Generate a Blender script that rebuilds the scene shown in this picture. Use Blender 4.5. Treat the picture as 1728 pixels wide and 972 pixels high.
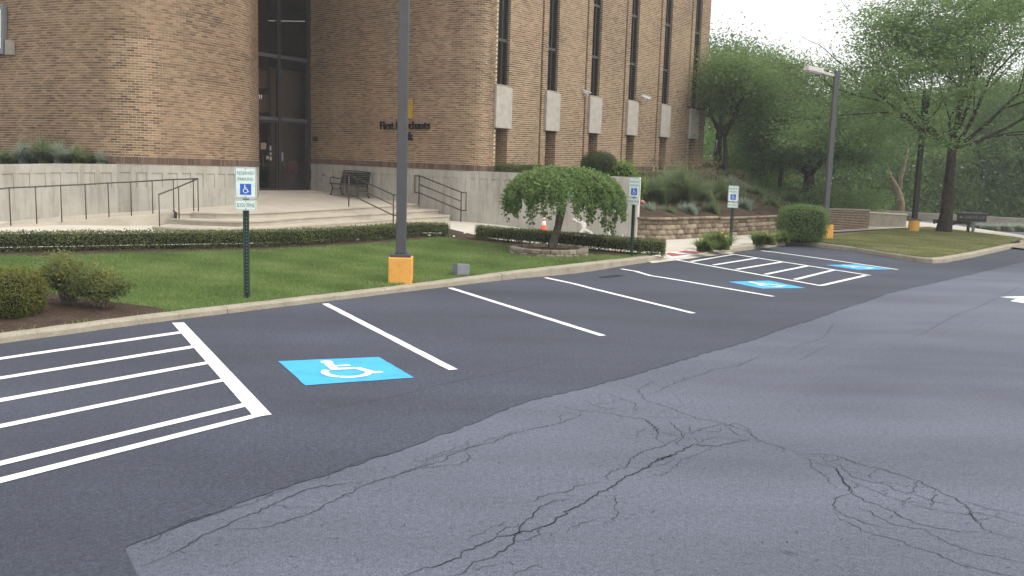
import bpy, bmesh, math, random
import numpy as np
from mathutils import Vector, Matrix
random.seed(7); rng = np.random.default_rng(11)
S = bpy.context.scene
for o in list(bpy.data.objects): bpy.data.objects.remove(o)
COL = S.collection
# ------------------------------------------------------------------ camera
F, PITCH, ROLL, EYE = 1490.0, math.radians(7.6), math.radians(1.7), 2.1
fw = Vector((0, math.cos(PITCH), -math.sin(PITCH))); up = Vector((0, math.sin(PITCH), math.cos(PITCH))); rt = Vector((1, 0, 0))
rt2 = rt*math.cos(ROLL) + up*math.sin(ROLL); up2 = up*math.cos(ROLL) - rt*math.sin(ROLL)
cam = bpy.data.cameras.new('camera'); co = bpy.data.objects.new('camera', cam); COL.objects.link(co)
cam.sensor_width = 36; cam.lens = 36*F/1728; cam.clip_end = 2000; cam.clip_start = 0.05
m = Matrix((rt2, up2, -fw)).transposed().to_4x4(); m.translation = (0, 0, EYE); co.matrix_world = m
S.camera = co
# ------------------------------------------------------------------ light
SUN_EL, SUN_AZ = math.radians(48), math.radians(112)        # azimuth clockwise from +Y
w = bpy.data.worlds.new('World'); S.world = w; w.use_nodes = True
nt = w.node_tree; nt.nodes.clear()
sky = nt.nodes.new('ShaderNodeTexSky'); sky.sky_type = 'NISHITA'; sky.sun_disc = False
sky.sun_elevation = SUN_EL; sky.sun_rotation = SUN_AZ; sky.dust_density = 6; sky.air_density = 1.0; sky.ozone_density = 1
hs = nt.nodes.new('ShaderNodeHueSaturation'); hs.inputs['Saturation'].default_value = 0.42
bg = nt.nodes.new('ShaderNodeBackground'); bg.inputs['Strength'].default_value = 0.15
wo = nt.nodes.new('ShaderNodeOutputWorld')
# overcast veil: an even bright cloud layer over the clear-sky dome, faintly mottled
tc = nt.nodes.new('ShaderNodeTexCoord'); cn = nt.nodes.new('ShaderNodeTexNoise'); cn.inputs['Scale'].default_value = 2.2; cn.inputs['Detail'].default_value = 5
cr = nt.nodes.new('ShaderNodeValToRGB'); cr.color_ramp.elements[0].color = (6.6, 6.7, 6.9, 1); cr.color_ramp.elements[1].color = (8.2, 8.2, 8.2, 1); cr.color_ramp.elements[0].position = .3; cr.color_ramp.elements[1].position = .7
mxw = nt.nodes.new('ShaderNodeMix'); mxw.data_type = 'RGBA'; mxw.inputs[0].default_value = .72
nt.links.new(tc.outputs['Generated'], cn.inputs['Vector']); nt.links.new(cn.outputs['Fac'], cr.inputs[0])
nt.links.new(sky.outputs[0], hs.inputs['Color']); nt.links.new(hs.outputs[0], mxw.inputs[6]); nt.links.new(cr.outputs[0], mxw.inputs[7]); nt.links.new(mxw.outputs[2], bg.inputs[0]); nt.links.new(bg.outputs[0], wo.inputs[0])
sl = bpy.data.lights.new('sun', 'SUN'); sl.energy = 1.15; sl.angle = math.radians(40); sl.color = (1, .96, .9)
so = bpy.data.objects.new('sun', sl); COL.objects.link(so)
sd = Vector((math.sin(SUN_AZ)*math.cos(SUN_EL), math.cos(SUN_AZ)*math.cos(SUN_EL), math.sin(SUN_EL)))
so.rotation_euler = sd.to_track_quat('Z', 'Y').to_euler(); so.location = sd*60
S.view_settings.view_transform = 'Standard'; S.view_settings.look = 'None'; S.view_settings.gamma = 1
S.view_settings.use_curve_mapping = False; S.view_settings.exposure = 0.56
# ------------------------------------------------------------------ pixel -> place helpers
A0 = math.radians(51.3); UX, UY = math.cos(A0), math.sin(A0)
def W(u, v, z=0.0): return Vector((UX*u - UY*v, UY*u + UX*v, z))
def uv(p): return (p[0]*UX + p[1]*UY, -p[0]*UY + p[1]*UX)
def ray(x, y): return fw + rt2*((x-864)/F) - up2*((y-486)/F)
def P(x, y, d=None, z=None, zf=None):
    r = ray(x, y); O = Vector((0, 0, EYE))
    if d is not None: return O + r*(d/r.y)
    if zf is None: return O + r*((z-EYE)/r.z)
    zz = 0.0
    for _ in range(12):
        p = O + r*((zz-EYE)/r.z); zz = zf(*uv(p))
    return p
def at_v(x, y, v, z):
    r = ray(x, y); t = v/uv(r)[1]; return Vector((r.x*t, r.y*t, z))
def sst(x): x = min(1, max(0, x)); return x*x*(3-2*x)
def z_lot(u, v): return -.05*math.exp(-((u-15.6)/1.7)**2 - ((v-10.5)/1.3)**2)
def z_walk(u, v): return .105 + .012*(v-10.7) + .2*sst((v-15)/4) - .055*sst((13.5-u)/4)*(1-sst((v-11)/4))
def z_lawn(u, v): return z_walk(u, v) + .03
# ------------------------------------------------------------------ materials
def lin(c): return tuple(((x/255)/12.92 if x/255 <= .04045 else ((x/255+.055)/1.055)**2.4) for x in c)
def nm(name):
    m = bpy.data.materials.new(name); m.use_nodes = True; t = m.node_tree
    return m, t, t.nodes['Principled BSDF']
def N(t, k, **kw):
    n = t.nodes.new(k)
    for a, b in kw.items(): setattr(n, a, b)
    return n
def ramp(t, stops):
    r = N(t, 'ShaderNodeValToRGB'); e = r.color_ramp.elements
    while len(e) < len(stops): e.new(.5)
    for i, (p, c) in enumerate(stops): e[i].position = p; e[i].color = (*c, 1)
    return r
def noisy(name, stops, scale=3.0, detail=8, rough=.85, bump=.2, bscale=60, spec=.3, scale2=None, amt2=.25, metal=0, bdist=.01):
    """colour from two noises through a ramp, plus fine bump; object/world coords"""
    m, t, b = nm(name); L = t.links.new
    g = N(t, 'ShaderNodeNewGeometry')
    n1 = N(t, 'ShaderNodeTexNoise'); n1.inputs['Scale'].default_value = scale; n1.inputs['Detail'].default_value = detail; n1.inputs['Roughness'].default_value = .65
    L(g.outputs['Position'], n1.inputs['Vector'])
    fac = n1.outputs['Fac']
    if scale2:
        n2 = N(t, 'ShaderNodeTexNoise'); n2.inputs['Scale'].default_value = scale2; n2.inputs['Detail'].default_value = 4
        L(g.outputs['Position'], n2.inputs['Vector'])
        mx = N(t, 'ShaderNodeMix'); mx.inputs[0].default_value = amt2
        L(n1.outputs['Fac'], mx.inputs[2]); L(n2.outputs['Fac'], mx.inputs[3]); fac = mx.outputs[0]
    r = ramp(t, stops); L(fac, r.inputs[0]); L(r.outputs[0], b.inputs['Base Color'])
    b.inputs['Roughness'].default_value = rough; b.inputs['Specular IOR Level'].default_value = spec; b.inputs['Metallic'].default_value = metal
    if bump:
        n3 = N(t, 'ShaderNodeTexNoise'); n3.inputs['Scale'].default_value = bscale; n3.inputs['Detail'].default_value = 6
        L(g.outputs['Position'], n3.inputs['Vector'])
        bp = N(t, 'ShaderNodeBump'); bp.inputs['Strength'].default_value = bump; bp.inputs['Distance'].default_value = bdist
        L(n3.outputs['Fac'], bp.inputs['Height']); L(bp.outputs[0], b.inputs['Normal'])
    return m
def tinted(name, stops, src='tint', rough=.9, transl=0.0, spec=.2, noise=0, nscale=20):
    """colour from a per-piece attribute (or per-object random) through a ramp"""
    m, t, b = nm(name); L = t.links.new
    if src == 'object': a = N(t, 'ShaderNodeObjectInfo'); f = a.outputs['Random']
    else: a = N(t, 'ShaderNodeAttribute', attribute_name=src); f = a.outputs['Fac']
    if noise:
        g = N(t, 'ShaderNodeNewGeometry'); n1 = N(t, 'ShaderNodeTexNoise'); n1.inputs['Scale'].default_value = nscale; n1.inputs['Detail'].default_value = 5
        L(g.outputs['Position'], n1.inputs['Vector'])
        mm = N(t, 'ShaderNodeMath', operation='MULTIPLY_ADD'); mm.inputs[1].default_value = noise; L(n1.outputs['Fac'], mm.inputs[0])
        sb = N(t, 'ShaderNodeMath', operation='SUBTRACT'); sb.inputs[1].default_value = noise*.5; L(f, sb.inputs[0]); L(sb.outputs[0], mm.inputs[2]); f = mm.outputs[0]
    r = ramp(t, stops); L(f, r.inputs[0]); L(r.outputs[0], b.inputs['Base Color'])
    b.inputs['Roughness'].default_value = rough; b.inputs['Specular IOR Level'].default_value = spec
    if transl:
        tr = N(t, 'ShaderNodeBsdfTranslucent'); mx = N(t, 'ShaderNodeMixShader'); mx.inputs[0].default_value = transl
        out = t.nodes['Material Output']; L(r.outputs[0], tr.inputs[0]); L(b.outputs[0], mx.inputs[1]); L(tr.outputs[0], mx.inputs[2]); L(mx.outputs[0], out.inputs[0])
    return m
def plain(name, c, rough=.5, metal=0, spec=.4):
    return noisy(name, [(.3, tuple(x*.88 for x in c)), (.7, tuple(min(1, x*1.08) for x in c))], 7, 6, rough, .05, 80, spec, metal=metal)
MT = {}
def asphalt(name, c, var, speck, craze):
    m, t, b = nm(name); L = t.links.new
    g = N(t, 'ShaderNodeNewGeometry')
    big = N(t, 'ShaderNodeTexNoise'); big.inputs['Scale'].default_value = .45; big.inputs['Detail'].default_value = 6; big.inputs['Roughness'].default_value = .6
    mp = N(t, 'ShaderNodeMapping'); mp.inputs['Rotation'].default_value = (0, 0, -A0); mp.inputs['Scale'].default_value = (.45, 1.6, 1)
    L(g.outputs['Position'], mp.inputs[0]); L(mp.outputs[0], big.inputs['Vector'])
    fine = N(t, 'ShaderNodeTexNoise'); fine.inputs['Scale'].default_value = 95; fine.inputs['Detail'].default_value = 3
    L(g.outputs['Position'], fine.inputs['Vector'])
    mid = N(t, 'ShaderNodeTexNoise'); mid.inputs['Scale'].default_value = 24; mid.inputs['Detail'].default_value = 8; mid.inputs['Roughness'].default_value = .75
    L(g.outputs['Position'], mid.inputs['Vector'])
    huge = N(t, 'ShaderNodeTexNoise'); huge.inputs['Scale'].default_value = .16; huge.inputs['Detail'].default_value = 3; huge.inputs['Distortion'].default_value = .6
    L(g.outputs['Position'], huge.inputs['Vector']); r0 = ramp(t, [(.35, (1-var*.8, 1-var*.75, 1-var*.6)), (.5, (1, 1, 1)), (.66, (1+var*.5, 1+var*.5, 1+var*.55))]); L(huge.outputs['Fac'], r0.inputs[0])
    r1 = ramp(t, [(.28, tuple(x*(1-var) for x in c)), (.5, c), (.75, tuple(x*(1+var) for x in c))]); L(big.outputs['Fac'], r1.inputs[0])
    r2 = ramp(t, [(.3, (1-speck,)*3), (.5, (1, 1, 1)), (.72, (1+speck*.9,)*3)]); L(fine.outputs['Fac'], r2.inputs[0])
    r3 = ramp(t, [(.3, (1-speck*.7,)*3), (.5, (1, 1, 1)), (.7, (1+speck*.6,)*3)]); L(mid.outputs['Fac'], r3.inputs[0])
    m1 = N(t, 'ShaderNodeMix', data_type='RGBA', blend_type='MULTIPLY'); m1.inputs[0].default_value = 1
    L(r1.outputs[0], m1.inputs[6]); L(r2.outputs[0], m1.inputs[7])
    m2 = N(t, 'ShaderNodeMix', data_type='RGBA', blend_type='MULTIPLY'); m2.inputs[0].default_value = 1
    L(m1.outputs[2], m2.inputs[6]); L(r3.outputs[0], m2.inputs[7]); m3 = N(t, 'ShaderNodeMix', data_type='RGBA', blend_type='MULTIPLY'); m3.inputs[0].default_value = 1
    L(m2.outputs[2], m3.inputs[6]); L(r0.outputs[0], m3.inputs[7])
    # hairline crazing, only in patches
    wn = N(t, 'ShaderNodeTexNoise'); wn.inputs['Scale'].default_value = 2.5; wn.inputs['Detail'].default_value = 6; L(g.outputs['Position'], wn.inputs['Vector'])
    wv = N(t, 'ShaderNodeVectorMath', operation='MULTIPLY_ADD'); wv.inputs[1].default_value = (.5, .5, 0); L(wn.outputs['Color'], wv.inputs[0]); L(g.outputs['Position'], wv.inputs[2])
    vo = N(t, 'ShaderNodeTexVoronoi', feature='DISTANCE_TO_EDGE'); vo.inputs['Scale'].default_value = 1.7; L(wv.outputs[0], vo.inputs['Vector'])
    ve = ramp(t, [(0, (1, 1, 1)), (.012, (0, 0, 0))]); L(vo.outputs[0], ve.inputs[0])
    mk = N(t, 'ShaderNodeTexNoise'); mk.inputs['Scale'].default_value = .7; mk.inputs['Detail'].default_value = 3; L(g.outputs['Position'], mk.inputs['Vector'])
    mr = ramp(t, [(.50, (0, 0, 0)), (.66, (1, 1, 1))]); L(mk.outputs['Fac'], mr.inputs[0])
    mm = N(t, 'ShaderNodeMath', operation='MULTIPLY'); L(ve.outputs[0], mm.inputs[0]); L(mr.outputs[0], mm.inputs[1])
    ms = N(t, 'ShaderNodeMath', operation='MULTIPLY'); ms.inputs[1].default_value = craze; L(mm.outputs[0], ms.inputs[0])
    m4 = N(t, 'ShaderNodeMix', data_type='RGBA'); L(ms.outputs[0], m4.inputs[0]); L(m3.outputs[2], m4.inputs[6]); m4.inputs[7].default_value = (.02, .02, .024, 1)
    L(m4.outputs[2], b.inputs['Base Color'])
    b.inputs['Roughness'].default_value = .72; b.inputs['Specular IOR Level'].default_value = .45
    bp = N(t, 'ShaderNodeBump'); bp.inputs['Strength'].default_value = .5; bp.inputs['Distance'].default_value = .006
    L(fine.outputs['Fac'], bp.inputs['Height']); L(bp.outputs[0], b.inputs['Normal'])
    return m
MT['lot'] = asphalt('sealed_asphalt', (.045, .051, .073), .26, .55, .25)
MT['lane'] = asphalt('worn_asphalt', (.096, .105, .138), .26, .5, .3)
MT['crack'] = plain('crack_dark', (.02, .021, .026), .95)
def paint(name, c, wear):
    """traffic paint: slight tone drift, fine pits where the black aggregate shows"""
    m, t, b = nm(name); L = t.links.new; g = N(t, 'ShaderNodeNewGeometry')
    a = N(t, 'ShaderNodeTexNoise'); a.inputs['Scale'].default_value = 5; a.inputs['Detail'].default_value = 8; L(g.outputs['Position'], a.inputs['Vector'])
    f = N(t, 'ShaderNodeTexNoise'); f.inputs['Scale'].default_value = 70; f.inputs['Detail'].default_value = 4; L(g.outputs['Position'], f.inputs['Vector'])
    r = ramp(t, [(.25, tuple(x*.84 for x in c)), (.5, c), (.8, tuple(min(1, x*1.04) for x in c))]); L(a.outputs['Fac'], r.inputs[0])
    ad = N(t, 'ShaderNodeMath', operation='MULTIPLY_ADD'); ad.inputs[1].default_value = .35; L(a.outputs['Fac'], ad.inputs[0]); L(f.outputs['Fac'], ad.inputs[2])
    pr = ramp(t, [(.40+wear, (1, 1, 1)), (.47+wear, (0, 0, 0))]); L(ad.outputs[0], pr.inputs[0])
    mx = N(t, 'ShaderNodeMix', data_type='RGBA'); L(pr.outputs[0], mx.inputs[0]); L(r.outputs[0], mx.inputs[6]); mx.inputs[7].default_value = (.12, .12, .13, 1); L(mx.outputs[2], b.inputs['Base Color'])
    b.inputs['Roughness'].default_value = .6; bp = N(t, 'ShaderNodeBump'); bp.inputs['Strength'].default_value = .35; bp.inputs['Distance'].default_value = .005; L(f.outputs['Fac'], bp.inputs['Height']); L(bp.outputs[0], b.inputs['Normal'])
    return m
MT['white'] = paint('white_paint', (.86, .86, .84), .08)
MT['blue'] = paint('blue_paint', (.05, .41, .82), .06)
MT['red'] = paint('red_paint', (.42, .085, .075), .12)
MT['curb'] = noisy('curb_concrete', [(.28, (.17, .15, .11)), (.45, (.31, .275, .21)), (.7, (.42, .38, .30))], 4, 10, .9, .5, 70, .2, 40, .45)
MT['conc'] = noisy('pale_concrete', [(.3, (.36, .33, .275)), (.5, (.46, .43, .365)), (.72, (.53, .50, .44))], 1.3, 9, .88, .3, 45, .2, 12, .3)
def weathered(name, c0, c1, stain, amt):
    m, t, b = nm(name); L = t.links.new; g = N(t, 'ShaderNodeNewGeometry')
    a = N(t, 'ShaderNodeTexNoise'); a.inputs['Scale'].default_value = 1.1; a.inputs['Detail'].default_value = 9; a.inputs['Roughness'].default_value = .7; L(g.outputs['Position'], a.inputs['Vector'])
    mp = N(t, 'ShaderNodeMapping'); mp.inputs['Scale'].default_value = (5.5, 5.5, .45); L(g.outputs['Position'], mp.inputs[0])
    k = N(t, 'ShaderNodeTexNoise'); k.inputs['Scale'].default_value = 1; k.inputs['Detail'].default_value = 7; k.inputs['Roughness'].default_value = .7; L(mp.outputs[0], k.inputs['Vector'])
    f = N(t, 'ShaderNodeTexNoise'); f.inputs['Scale'].default_value = 45; f.inputs['Detail'].default_value = 5; L(g.outputs['Position'], f.inputs['Vector'])
    r = ramp(t, [(.3, c0), (.68, c1)]); L(a.outputs['Fac'], r.inputs[0])
    kr = ramp(t, [(.48, (0, 0, 0)), (.72, (amt,)*3)]); L(k.outputs['Fac'], kr.inputs[0])
    mx = N(t, 'ShaderNodeMix', data_type='RGBA'); L(kr.outputs[0], mx.inputs[0]); L(r.outputs[0], mx.inputs[6]); mx.inputs[7].default_value = (*stain, 1); L(mx.outputs[2], b.inputs['Base Color'])
    b.inputs['Roughness'].default_value = .9; b.inputs['Specular IOR Level'].default_value = .2
    bp = N(t, 'ShaderNodeBump'); bp.inputs['Strength'].default_value = .3; bp.inputs['Distance'].default_value = .01; L(f.outputs['Fac'], bp.inputs['Height']); L(bp.outputs[0], b.inputs['Normal']); return m
MT['conc'] = weathered('weathered_concrete', (.315, .30, .265), (.44, .42, .365), (.20, .175, .135), .75)
MT['step'] = noisy('step_concrete', [(.3, (.34, .305, .245)), (.5, (.45, .405, .33)), (.75, (.52, .475, .39))], 1.4, 10, .9, .35, 60, .2, 18, .35)
MT['walk'] = noisy('walk_concrete', [(.3, (.44, .40, .33)), (.5, (.55, .51, .43)), (.75, (.62, .58, .50))], 1.8, 9, .88, .25, 60, .2, 25, .3)
MT['farconc'] = noisy('aged_concrete', [(.3, (.20, .18, .14)), (.5, (.30, .27, .215)), (.75, (.38, .35, .29))], 1.6, 9, .9, .3, 45, .2, 9, .4)
MT['panel'] = noisy('cast_panel', [(.3, (.34, .305, .26)), (.5, (.41, .375, .325)), (.75, (.47, .435, .38))], 5, 8, .85, .2, 60, .2)
MT['mulch'] = noisy('mulch', [(.3, (.035, .022, .016)), (.5, (.085, .058, .042)), (.75, (.17, .125, .095))], 26, 8, .95, 1, 40, .1, 3, .3, bdist=.05)
MT['soil'] = noisy('lawn_soil', [(.3, (.075, .115, .035)), (.55, (.12, .17, .055)), (.8, (.19, .21, .085))], 1.2, 8, .95, .6, 60, .1, 14, .4, bdist=.03)
MT['field'] = noisy('rough_ground', [(.3, (.03, .045, .015)), (.6, (.06, .08, .03)), (.8, (.1, .09, .05))], .6, 8, .95, .5, 20, .1, 6, .4)
BR = [(0, (0.101, 0.063, 0.043)), (0.25, (0.165, 0.106, 0.069)), (0.5, (0.219, 0.145, 0.093)), (0.75, (0.274, 0.185, 0.118)), (0.92, (0.316, 0.213, 0.135)), (1, (0.322, 0.185, 0.111))]
MT['brick'] = tinted('brick_face', BR, 'tint', .92, noise=.25, nscale=35)
MT['brick1'] = tinted('brick_face_single', BR, 'object', .92, noise=.25, nscale=35)
MT['mortar'] = noisy('mortar', [(.3, (.52, .43, .29)), (.7, (.64, .54, .38))], 3, 8, .95, .3, 80, .1)
MT['soldier'] = tinted('soldier_brick', [(0, (.085, .056, .044)), (.5, (.135, .088, .066)), (1, (.19, .13, .095))], 'tint', .92, noise=.3, nscale=30)
MT['block'] = tinted('split_block', [(0, (.13, .10, .072)), (.35, (.20, .158, .112)), (.7, (.27, .215, .155)), (1, (.34, .28, .205))], 'object', .95, noise=.5, nscale=16)
MT['ringblock'] = tinted('ring_block', [(0, (.13, .108, .082)), (.5, (.21, .178, .135)), (1, (.29, .25, .195))], 'object', .95, noise=.5, nscale=22)
MT['bronze'] = plain('bronze_frame', (.042, .038, .036), .45, .3)
MT['pole'] = plain('bronze_pole', (.085, .085, .088), .42, .2)
MT['darkpole'] = plain('dark_pole', (.02, .02, .02), .6)
MT['orange'] = noisy('orange_paint', [(.25, (.58, .27, .05)), (.5, (.74, .37, .08)), (.8, (.80, .44, .11))], 4, 9, .6, .25, 60, .3)
MT['lamp'] = plain('lamp_housing', (.55, .52, .47), .5)
MT['lens'] = plain('lamp_lens', (.75, .75, .70), .3)
MT['rail'] = noisy('rail_steel', [(.35, (.052, .046, .038)), (.7, (.10, .085, .068))], 20, 6, .5, .1, 80, .4, metal=.3)
MT['greenpost'] = plain('green_post', (.028, .06, .045), .5, .2)
MT['signwhite'] = plain('sign_white', (.74, .82, .78), .4)
MT['signgreen'] = plain('sign_green', (.03, .20, .11), .5)
MT['signblue'] = plain('sign_blue', (.02, .13, .55), .45)
MT['dark'] = plain('dark_metal', (.022, .022, .023), .5)
MT['black'] = plain('black_letter', (.012, .012, .012), .4)
MT['gold'] = plain('gold_letter', (.42, .25, .03), .6)
MT['graybox'] = plain('gray_enclosure', (.17, .18, .20), .45)
MT['conew'] = plain('cone_white', (.8, .78, .76), .5)
MT['coneo'] = plain('cone_orange', (.80, .10, .03), .5)
MT['camw'] = plain('camera_white', (.75, .75, .75), .4)
MT['paper'] = plain('paper', (.22, .215, .20), .7)
MT['paperbrown'] = plain('notice_brown', (.2, .145, .10), .7)
MT['paperred'] = plain('notice_red', (.05, .014, .016), .7)
MT['beige'] = plain('interior_beige', (.50, .40, .28), .9)
MT['dim'] = plain('interior_dark', (.035, .03, .028), .9)
MT['screen'] = plain('panel_white', (.78, .80, .80), .4)
MT['splash'] = plain('white_splash', (.78, .76, .70), .7)
MT['pink'] = plain('pink_rock', (.45, .19, .15), .9)
MT['bark'] = noisy('bark', [(.3, (.022, .018, .014)), (.55, (.055, .045, .034)), (.8, (.10, .083, .064))], 9, 8, .95, 1, 26, .1, bdist=.04)
MT['palebark'] = noisy('pale_bark', [(.3, (.085, .07, .055)), (.55, (.155, .128, .10)), (.8, (.23, .195, .155))], 12, 8, .95, .8, 30, .1, bdist=.02)
MT['deadbark'] = noisy('dead_bark', [(.3, (.12, .09, .06)), (.7, (.26, .2, .14))], 9, 8, .95, .8, 26, .1, bdist=.03)
def leafmat(name, a, b, c, tr=.35): return tinted(name, [(0, a), (.5, b), (1, c)], 'tint', .55, tr, .25)
MT['locust'] = leafmat('locust_leaf', (0.12, 0.2, 0.07), (0.19, 0.3, 0.105), (0.28, 0.39, 0.16), 0.6)
MT['maple'] = leafmat('dark_leaf', (0.065, 0.125, 0.045), (0.12, 0.2, 0.075), (0.19, 0.275, 0.11), 0.55)
MT['mid'] = leafmat('mid_leaf', (0.09, 0.16, 0.05), (0.155, 0.245, 0.08), (0.25, 0.335, 0.12), 0.58)
MT['wood'] = leafmat('woods_leaf', (0.065, 0.135, 0.04), (0.135, 0.23, 0.065), (0.24, 0.335, 0.1), 0.58)
MT['bright'] = leafmat('bright_leaf', (0.084, 0.168, 0.028), (0.154, 0.266, 0.049), (0.252, 0.364, 0.084), 0.5)
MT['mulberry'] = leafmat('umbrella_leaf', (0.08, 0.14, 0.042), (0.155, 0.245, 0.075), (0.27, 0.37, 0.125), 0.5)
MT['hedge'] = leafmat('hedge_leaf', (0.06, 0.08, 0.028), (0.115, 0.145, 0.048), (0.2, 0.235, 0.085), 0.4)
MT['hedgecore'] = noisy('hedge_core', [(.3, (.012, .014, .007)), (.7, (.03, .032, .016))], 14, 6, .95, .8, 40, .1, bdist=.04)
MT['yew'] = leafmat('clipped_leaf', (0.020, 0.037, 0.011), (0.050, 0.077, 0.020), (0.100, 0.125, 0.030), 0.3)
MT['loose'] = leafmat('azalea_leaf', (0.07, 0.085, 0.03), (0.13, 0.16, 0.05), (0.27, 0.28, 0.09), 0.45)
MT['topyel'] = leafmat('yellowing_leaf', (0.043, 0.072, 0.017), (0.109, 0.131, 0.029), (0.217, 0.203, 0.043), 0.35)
MT['grassb'] = leafmat('turf_blade', (0.135, 0.2, 0.06), (0.2, 0.295, 0.09), (0.32, 0.38, 0.155), 0.5)
MT['grassdry'] = leafmat('dry_turf_blade', (0.18, 0.21, 0.08), (0.27, 0.285, 0.12), (0.4, 0.37, 0.2), 0.45)
MT['reed'] = leafmat('fountain_grass', (0.14, 0.2, 0.09), (0.225, 0.3, 0.14), (0.35, 0.38, 0.21), 0.5)
MT['plume'] = leafmat('grass_plume', (.13, .11, .065), (.20, .16, .095), (.28, .22, .14), .3)
MT['silver'] = leafmat('silver_leaf', (0.28, 0.35, 0.25), (0.38, 0.44, 0.34), (0.45, 0.5, 0.43), 0.55)
MT['lily'] = leafmat('daylily_leaf', (0.084, 0.140, 0.035), (0.154, 0.231, 0.056), (0.308, 0.350, 0.112), 0.45)
MT['yellow'] = plain('yellow_petal', (.75, .55, .05), .6)
MT['stone'] = plain('white_stone', (.62, .60, .55), .9)
def glassmat(name, tint, refl=.14):
    m, t, b = nm(name); L = t.links.new; out = t.nodes['Material Output']
    tp = N(t, 'ShaderNodeBsdfTransparent'); tp.inputs[0].default_value = (*tint, 1)
    gl = N(t, 'ShaderNodeBsdfGlossy'); gl.inputs['Roughness'].default_value = .03; gl.inputs[0].default_value = (.8, .85, .9, 1)
    fr = N(t, 'ShaderNodeFresnel'); fr.inputs[0].default_value = 1.9
    ad = N(t, 'ShaderNodeMath', operation='ADD'); ad.inputs[1].default_value = refl; L(fr.outputs[0], ad.inputs[0])
    mx = N(t, 'ShaderNodeMixShader'); L(ad.outputs[0], mx.inputs[0]); L(tp.outputs[0], mx.inputs[1]); L(gl.outputs[0], mx.inputs[2]); L(mx.outputs[0], out.inputs[0])
    return m
MT['glass'] = glassmat('tinted_glass', (.55, .52, .5), .0); MT['winglass'] = glassmat('window_glass', (.4, .4, .4), .12)
# ------------------------------------------------------------------ object helpers
def tag(o, label=None, cat=None, group=None, kind=None):
    for k, x in (('label', label), ('category', cat), ('group', group), ('kind', kind)):
        if x: o[k] = x
    return o
def link(name, me, mat, parent=None, smooth=False):
    if mat is not None: me.materials.append(MT[mat] if isinstance(mat, str) else mat)
    o = bpy.data.objects.new(name, me); COL.objects.link(o)
    if parent is not None: o.parent = parent
    if smooth: me.shade_smooth()
    return o
def empty(name, label, cat, group=None, loc=(0, 0, 0), rz=0):
    o = bpy.data.objects.new(name, None); COL.objects.link(o); o.location = loc; o.rotation_euler = (0, 0, rz); o.empty_display_size = .2
    return tag(o, label, cat, group)
class MB:
    def __init__(s): s.v = []; s.f = []
    def add(s, vs, fs):
        n = len(s.v); s.v += [tuple(x) for x in vs]; s.f += [tuple(i+n for i in f) for f in fs]; return s
    def hexa(s, b, t):           # bottom 4, top 4 corners, ccw from above
        return s.add(list(b)+list(t), [(3, 2, 1, 0), (4, 5, 6, 7), (0, 1, 5, 4), (1, 2, 6, 5), (2, 3, 7, 6), (3, 0, 4, 7)])
    def box(s, x0, x1, y0, y1, z0, z1):
        return s.hexa([(x0, y0, z0), (x1, y0, z0), (x1, y1, z0), (x0, y1, z0)], [(x0, y0, z1), (x1, y0, z1), (x1, y1, z1), (x0, y1, z1)])
    def obox(s, c, ax, ay, az):  # centre, half axes
        c, ax, ay, az = map(Vector, (c, ax, ay, az))
        return s.hexa([c-ax-ay-az, c+ax-ay-az, c+ax+ay-az, c-ax+ay-az], [c-ax-ay+az, c+ax-ay+az, c+ax+ay+az, c-ax+ay+az])
    def prism(s, poly, z0, z1):
        n = len(poly); b = [(p[0], p[1], z0) for p in poly]; t = [(p[0], p[1], z1) for p in poly]
        return s.add(b+t, [tuple(range(n-1, -1, -1)), tuple(range(n, 2*n))]+[(i, (i+1) % n, n+(i+1) % n, n+i) for i in range(n)])
    def tube(s, p0, p1, r0, r1=None, n=8, cap=True):
        p0, p1 = Vector(p0), Vector(p1); r1 = r0 if r1 is None else r1
        d = (p1-p0).normalized(); a = d.orthogonal().normalized(); b = d.cross(a)
        vs = [p0+(a*math.cos(2*math.pi*i/n)+b*math.sin(2*math.pi*i/n))*r0 for i in range(n)]+[p1+(a*math.cos(2*math.pi*i/n)+b*math.sin(2*math.pi*i/n))*r1 for i in range(n)]
        fs = [(i, (i+1) % n, n+(i+1) % n, n+i) for i in range(n)]
        if cap: fs += [tuple(range(n-1, -1, -1)), tuple(range(n, 2*n))]
        return s.add(vs, fs)
    def path(s, pts, r, n=8):
        """one continuous tube along pts; r constant or list"""
        pts = [Vector(p) for p in pts]; k = len(pts); rs = r if isinstance(r, (list, tuple)) else [r]*k
        ref = None; vs = []
        for i, p in enumerate(pts):
            d = ((pts[min(i+1, k-1)]-p).normalized()+(p-pts[max(i-1, 0)]).normalized()); d = d.normalized() if d.length > 1e-6 else Vector((0, 0, 1))
            if ref is None: ref = d.orthogonal().normalized()
            a = (ref-d*ref.dot(d)).normalized(); ref = a; b = d.cross(a)
            vs += [p+(a*math.cos(2*math.pi*j/n)+b*math.sin(2*math.pi*j/n))*rs[i] for j in range(n)]
        fs = [(i*n+j, i*n+(j+1) % n, (i+1)*n+(j+1) % n, (i+1)*n+j) for i in range(k-1) for j in range(n)]
        fs += [tuple(range(n-1, -1, -1)), tuple(range((k-1)*n, k*n))]
        return s.add(vs, fs)
    def build(s, name, mat, parent=None, smooth=False, bevel=0):
        me = bpy.data.meshes.new(name); me.from_pydata(s.v, [], s.f); me.validate(); me.update()
        o = link(name, me, mat, parent, smooth)
        if bevel:
            b = o.modifiers.new('bevel', 'BEVEL'); b.width = bevel; b.segments = 2; b.limit_method = 'ANGLE'
        return o
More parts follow.
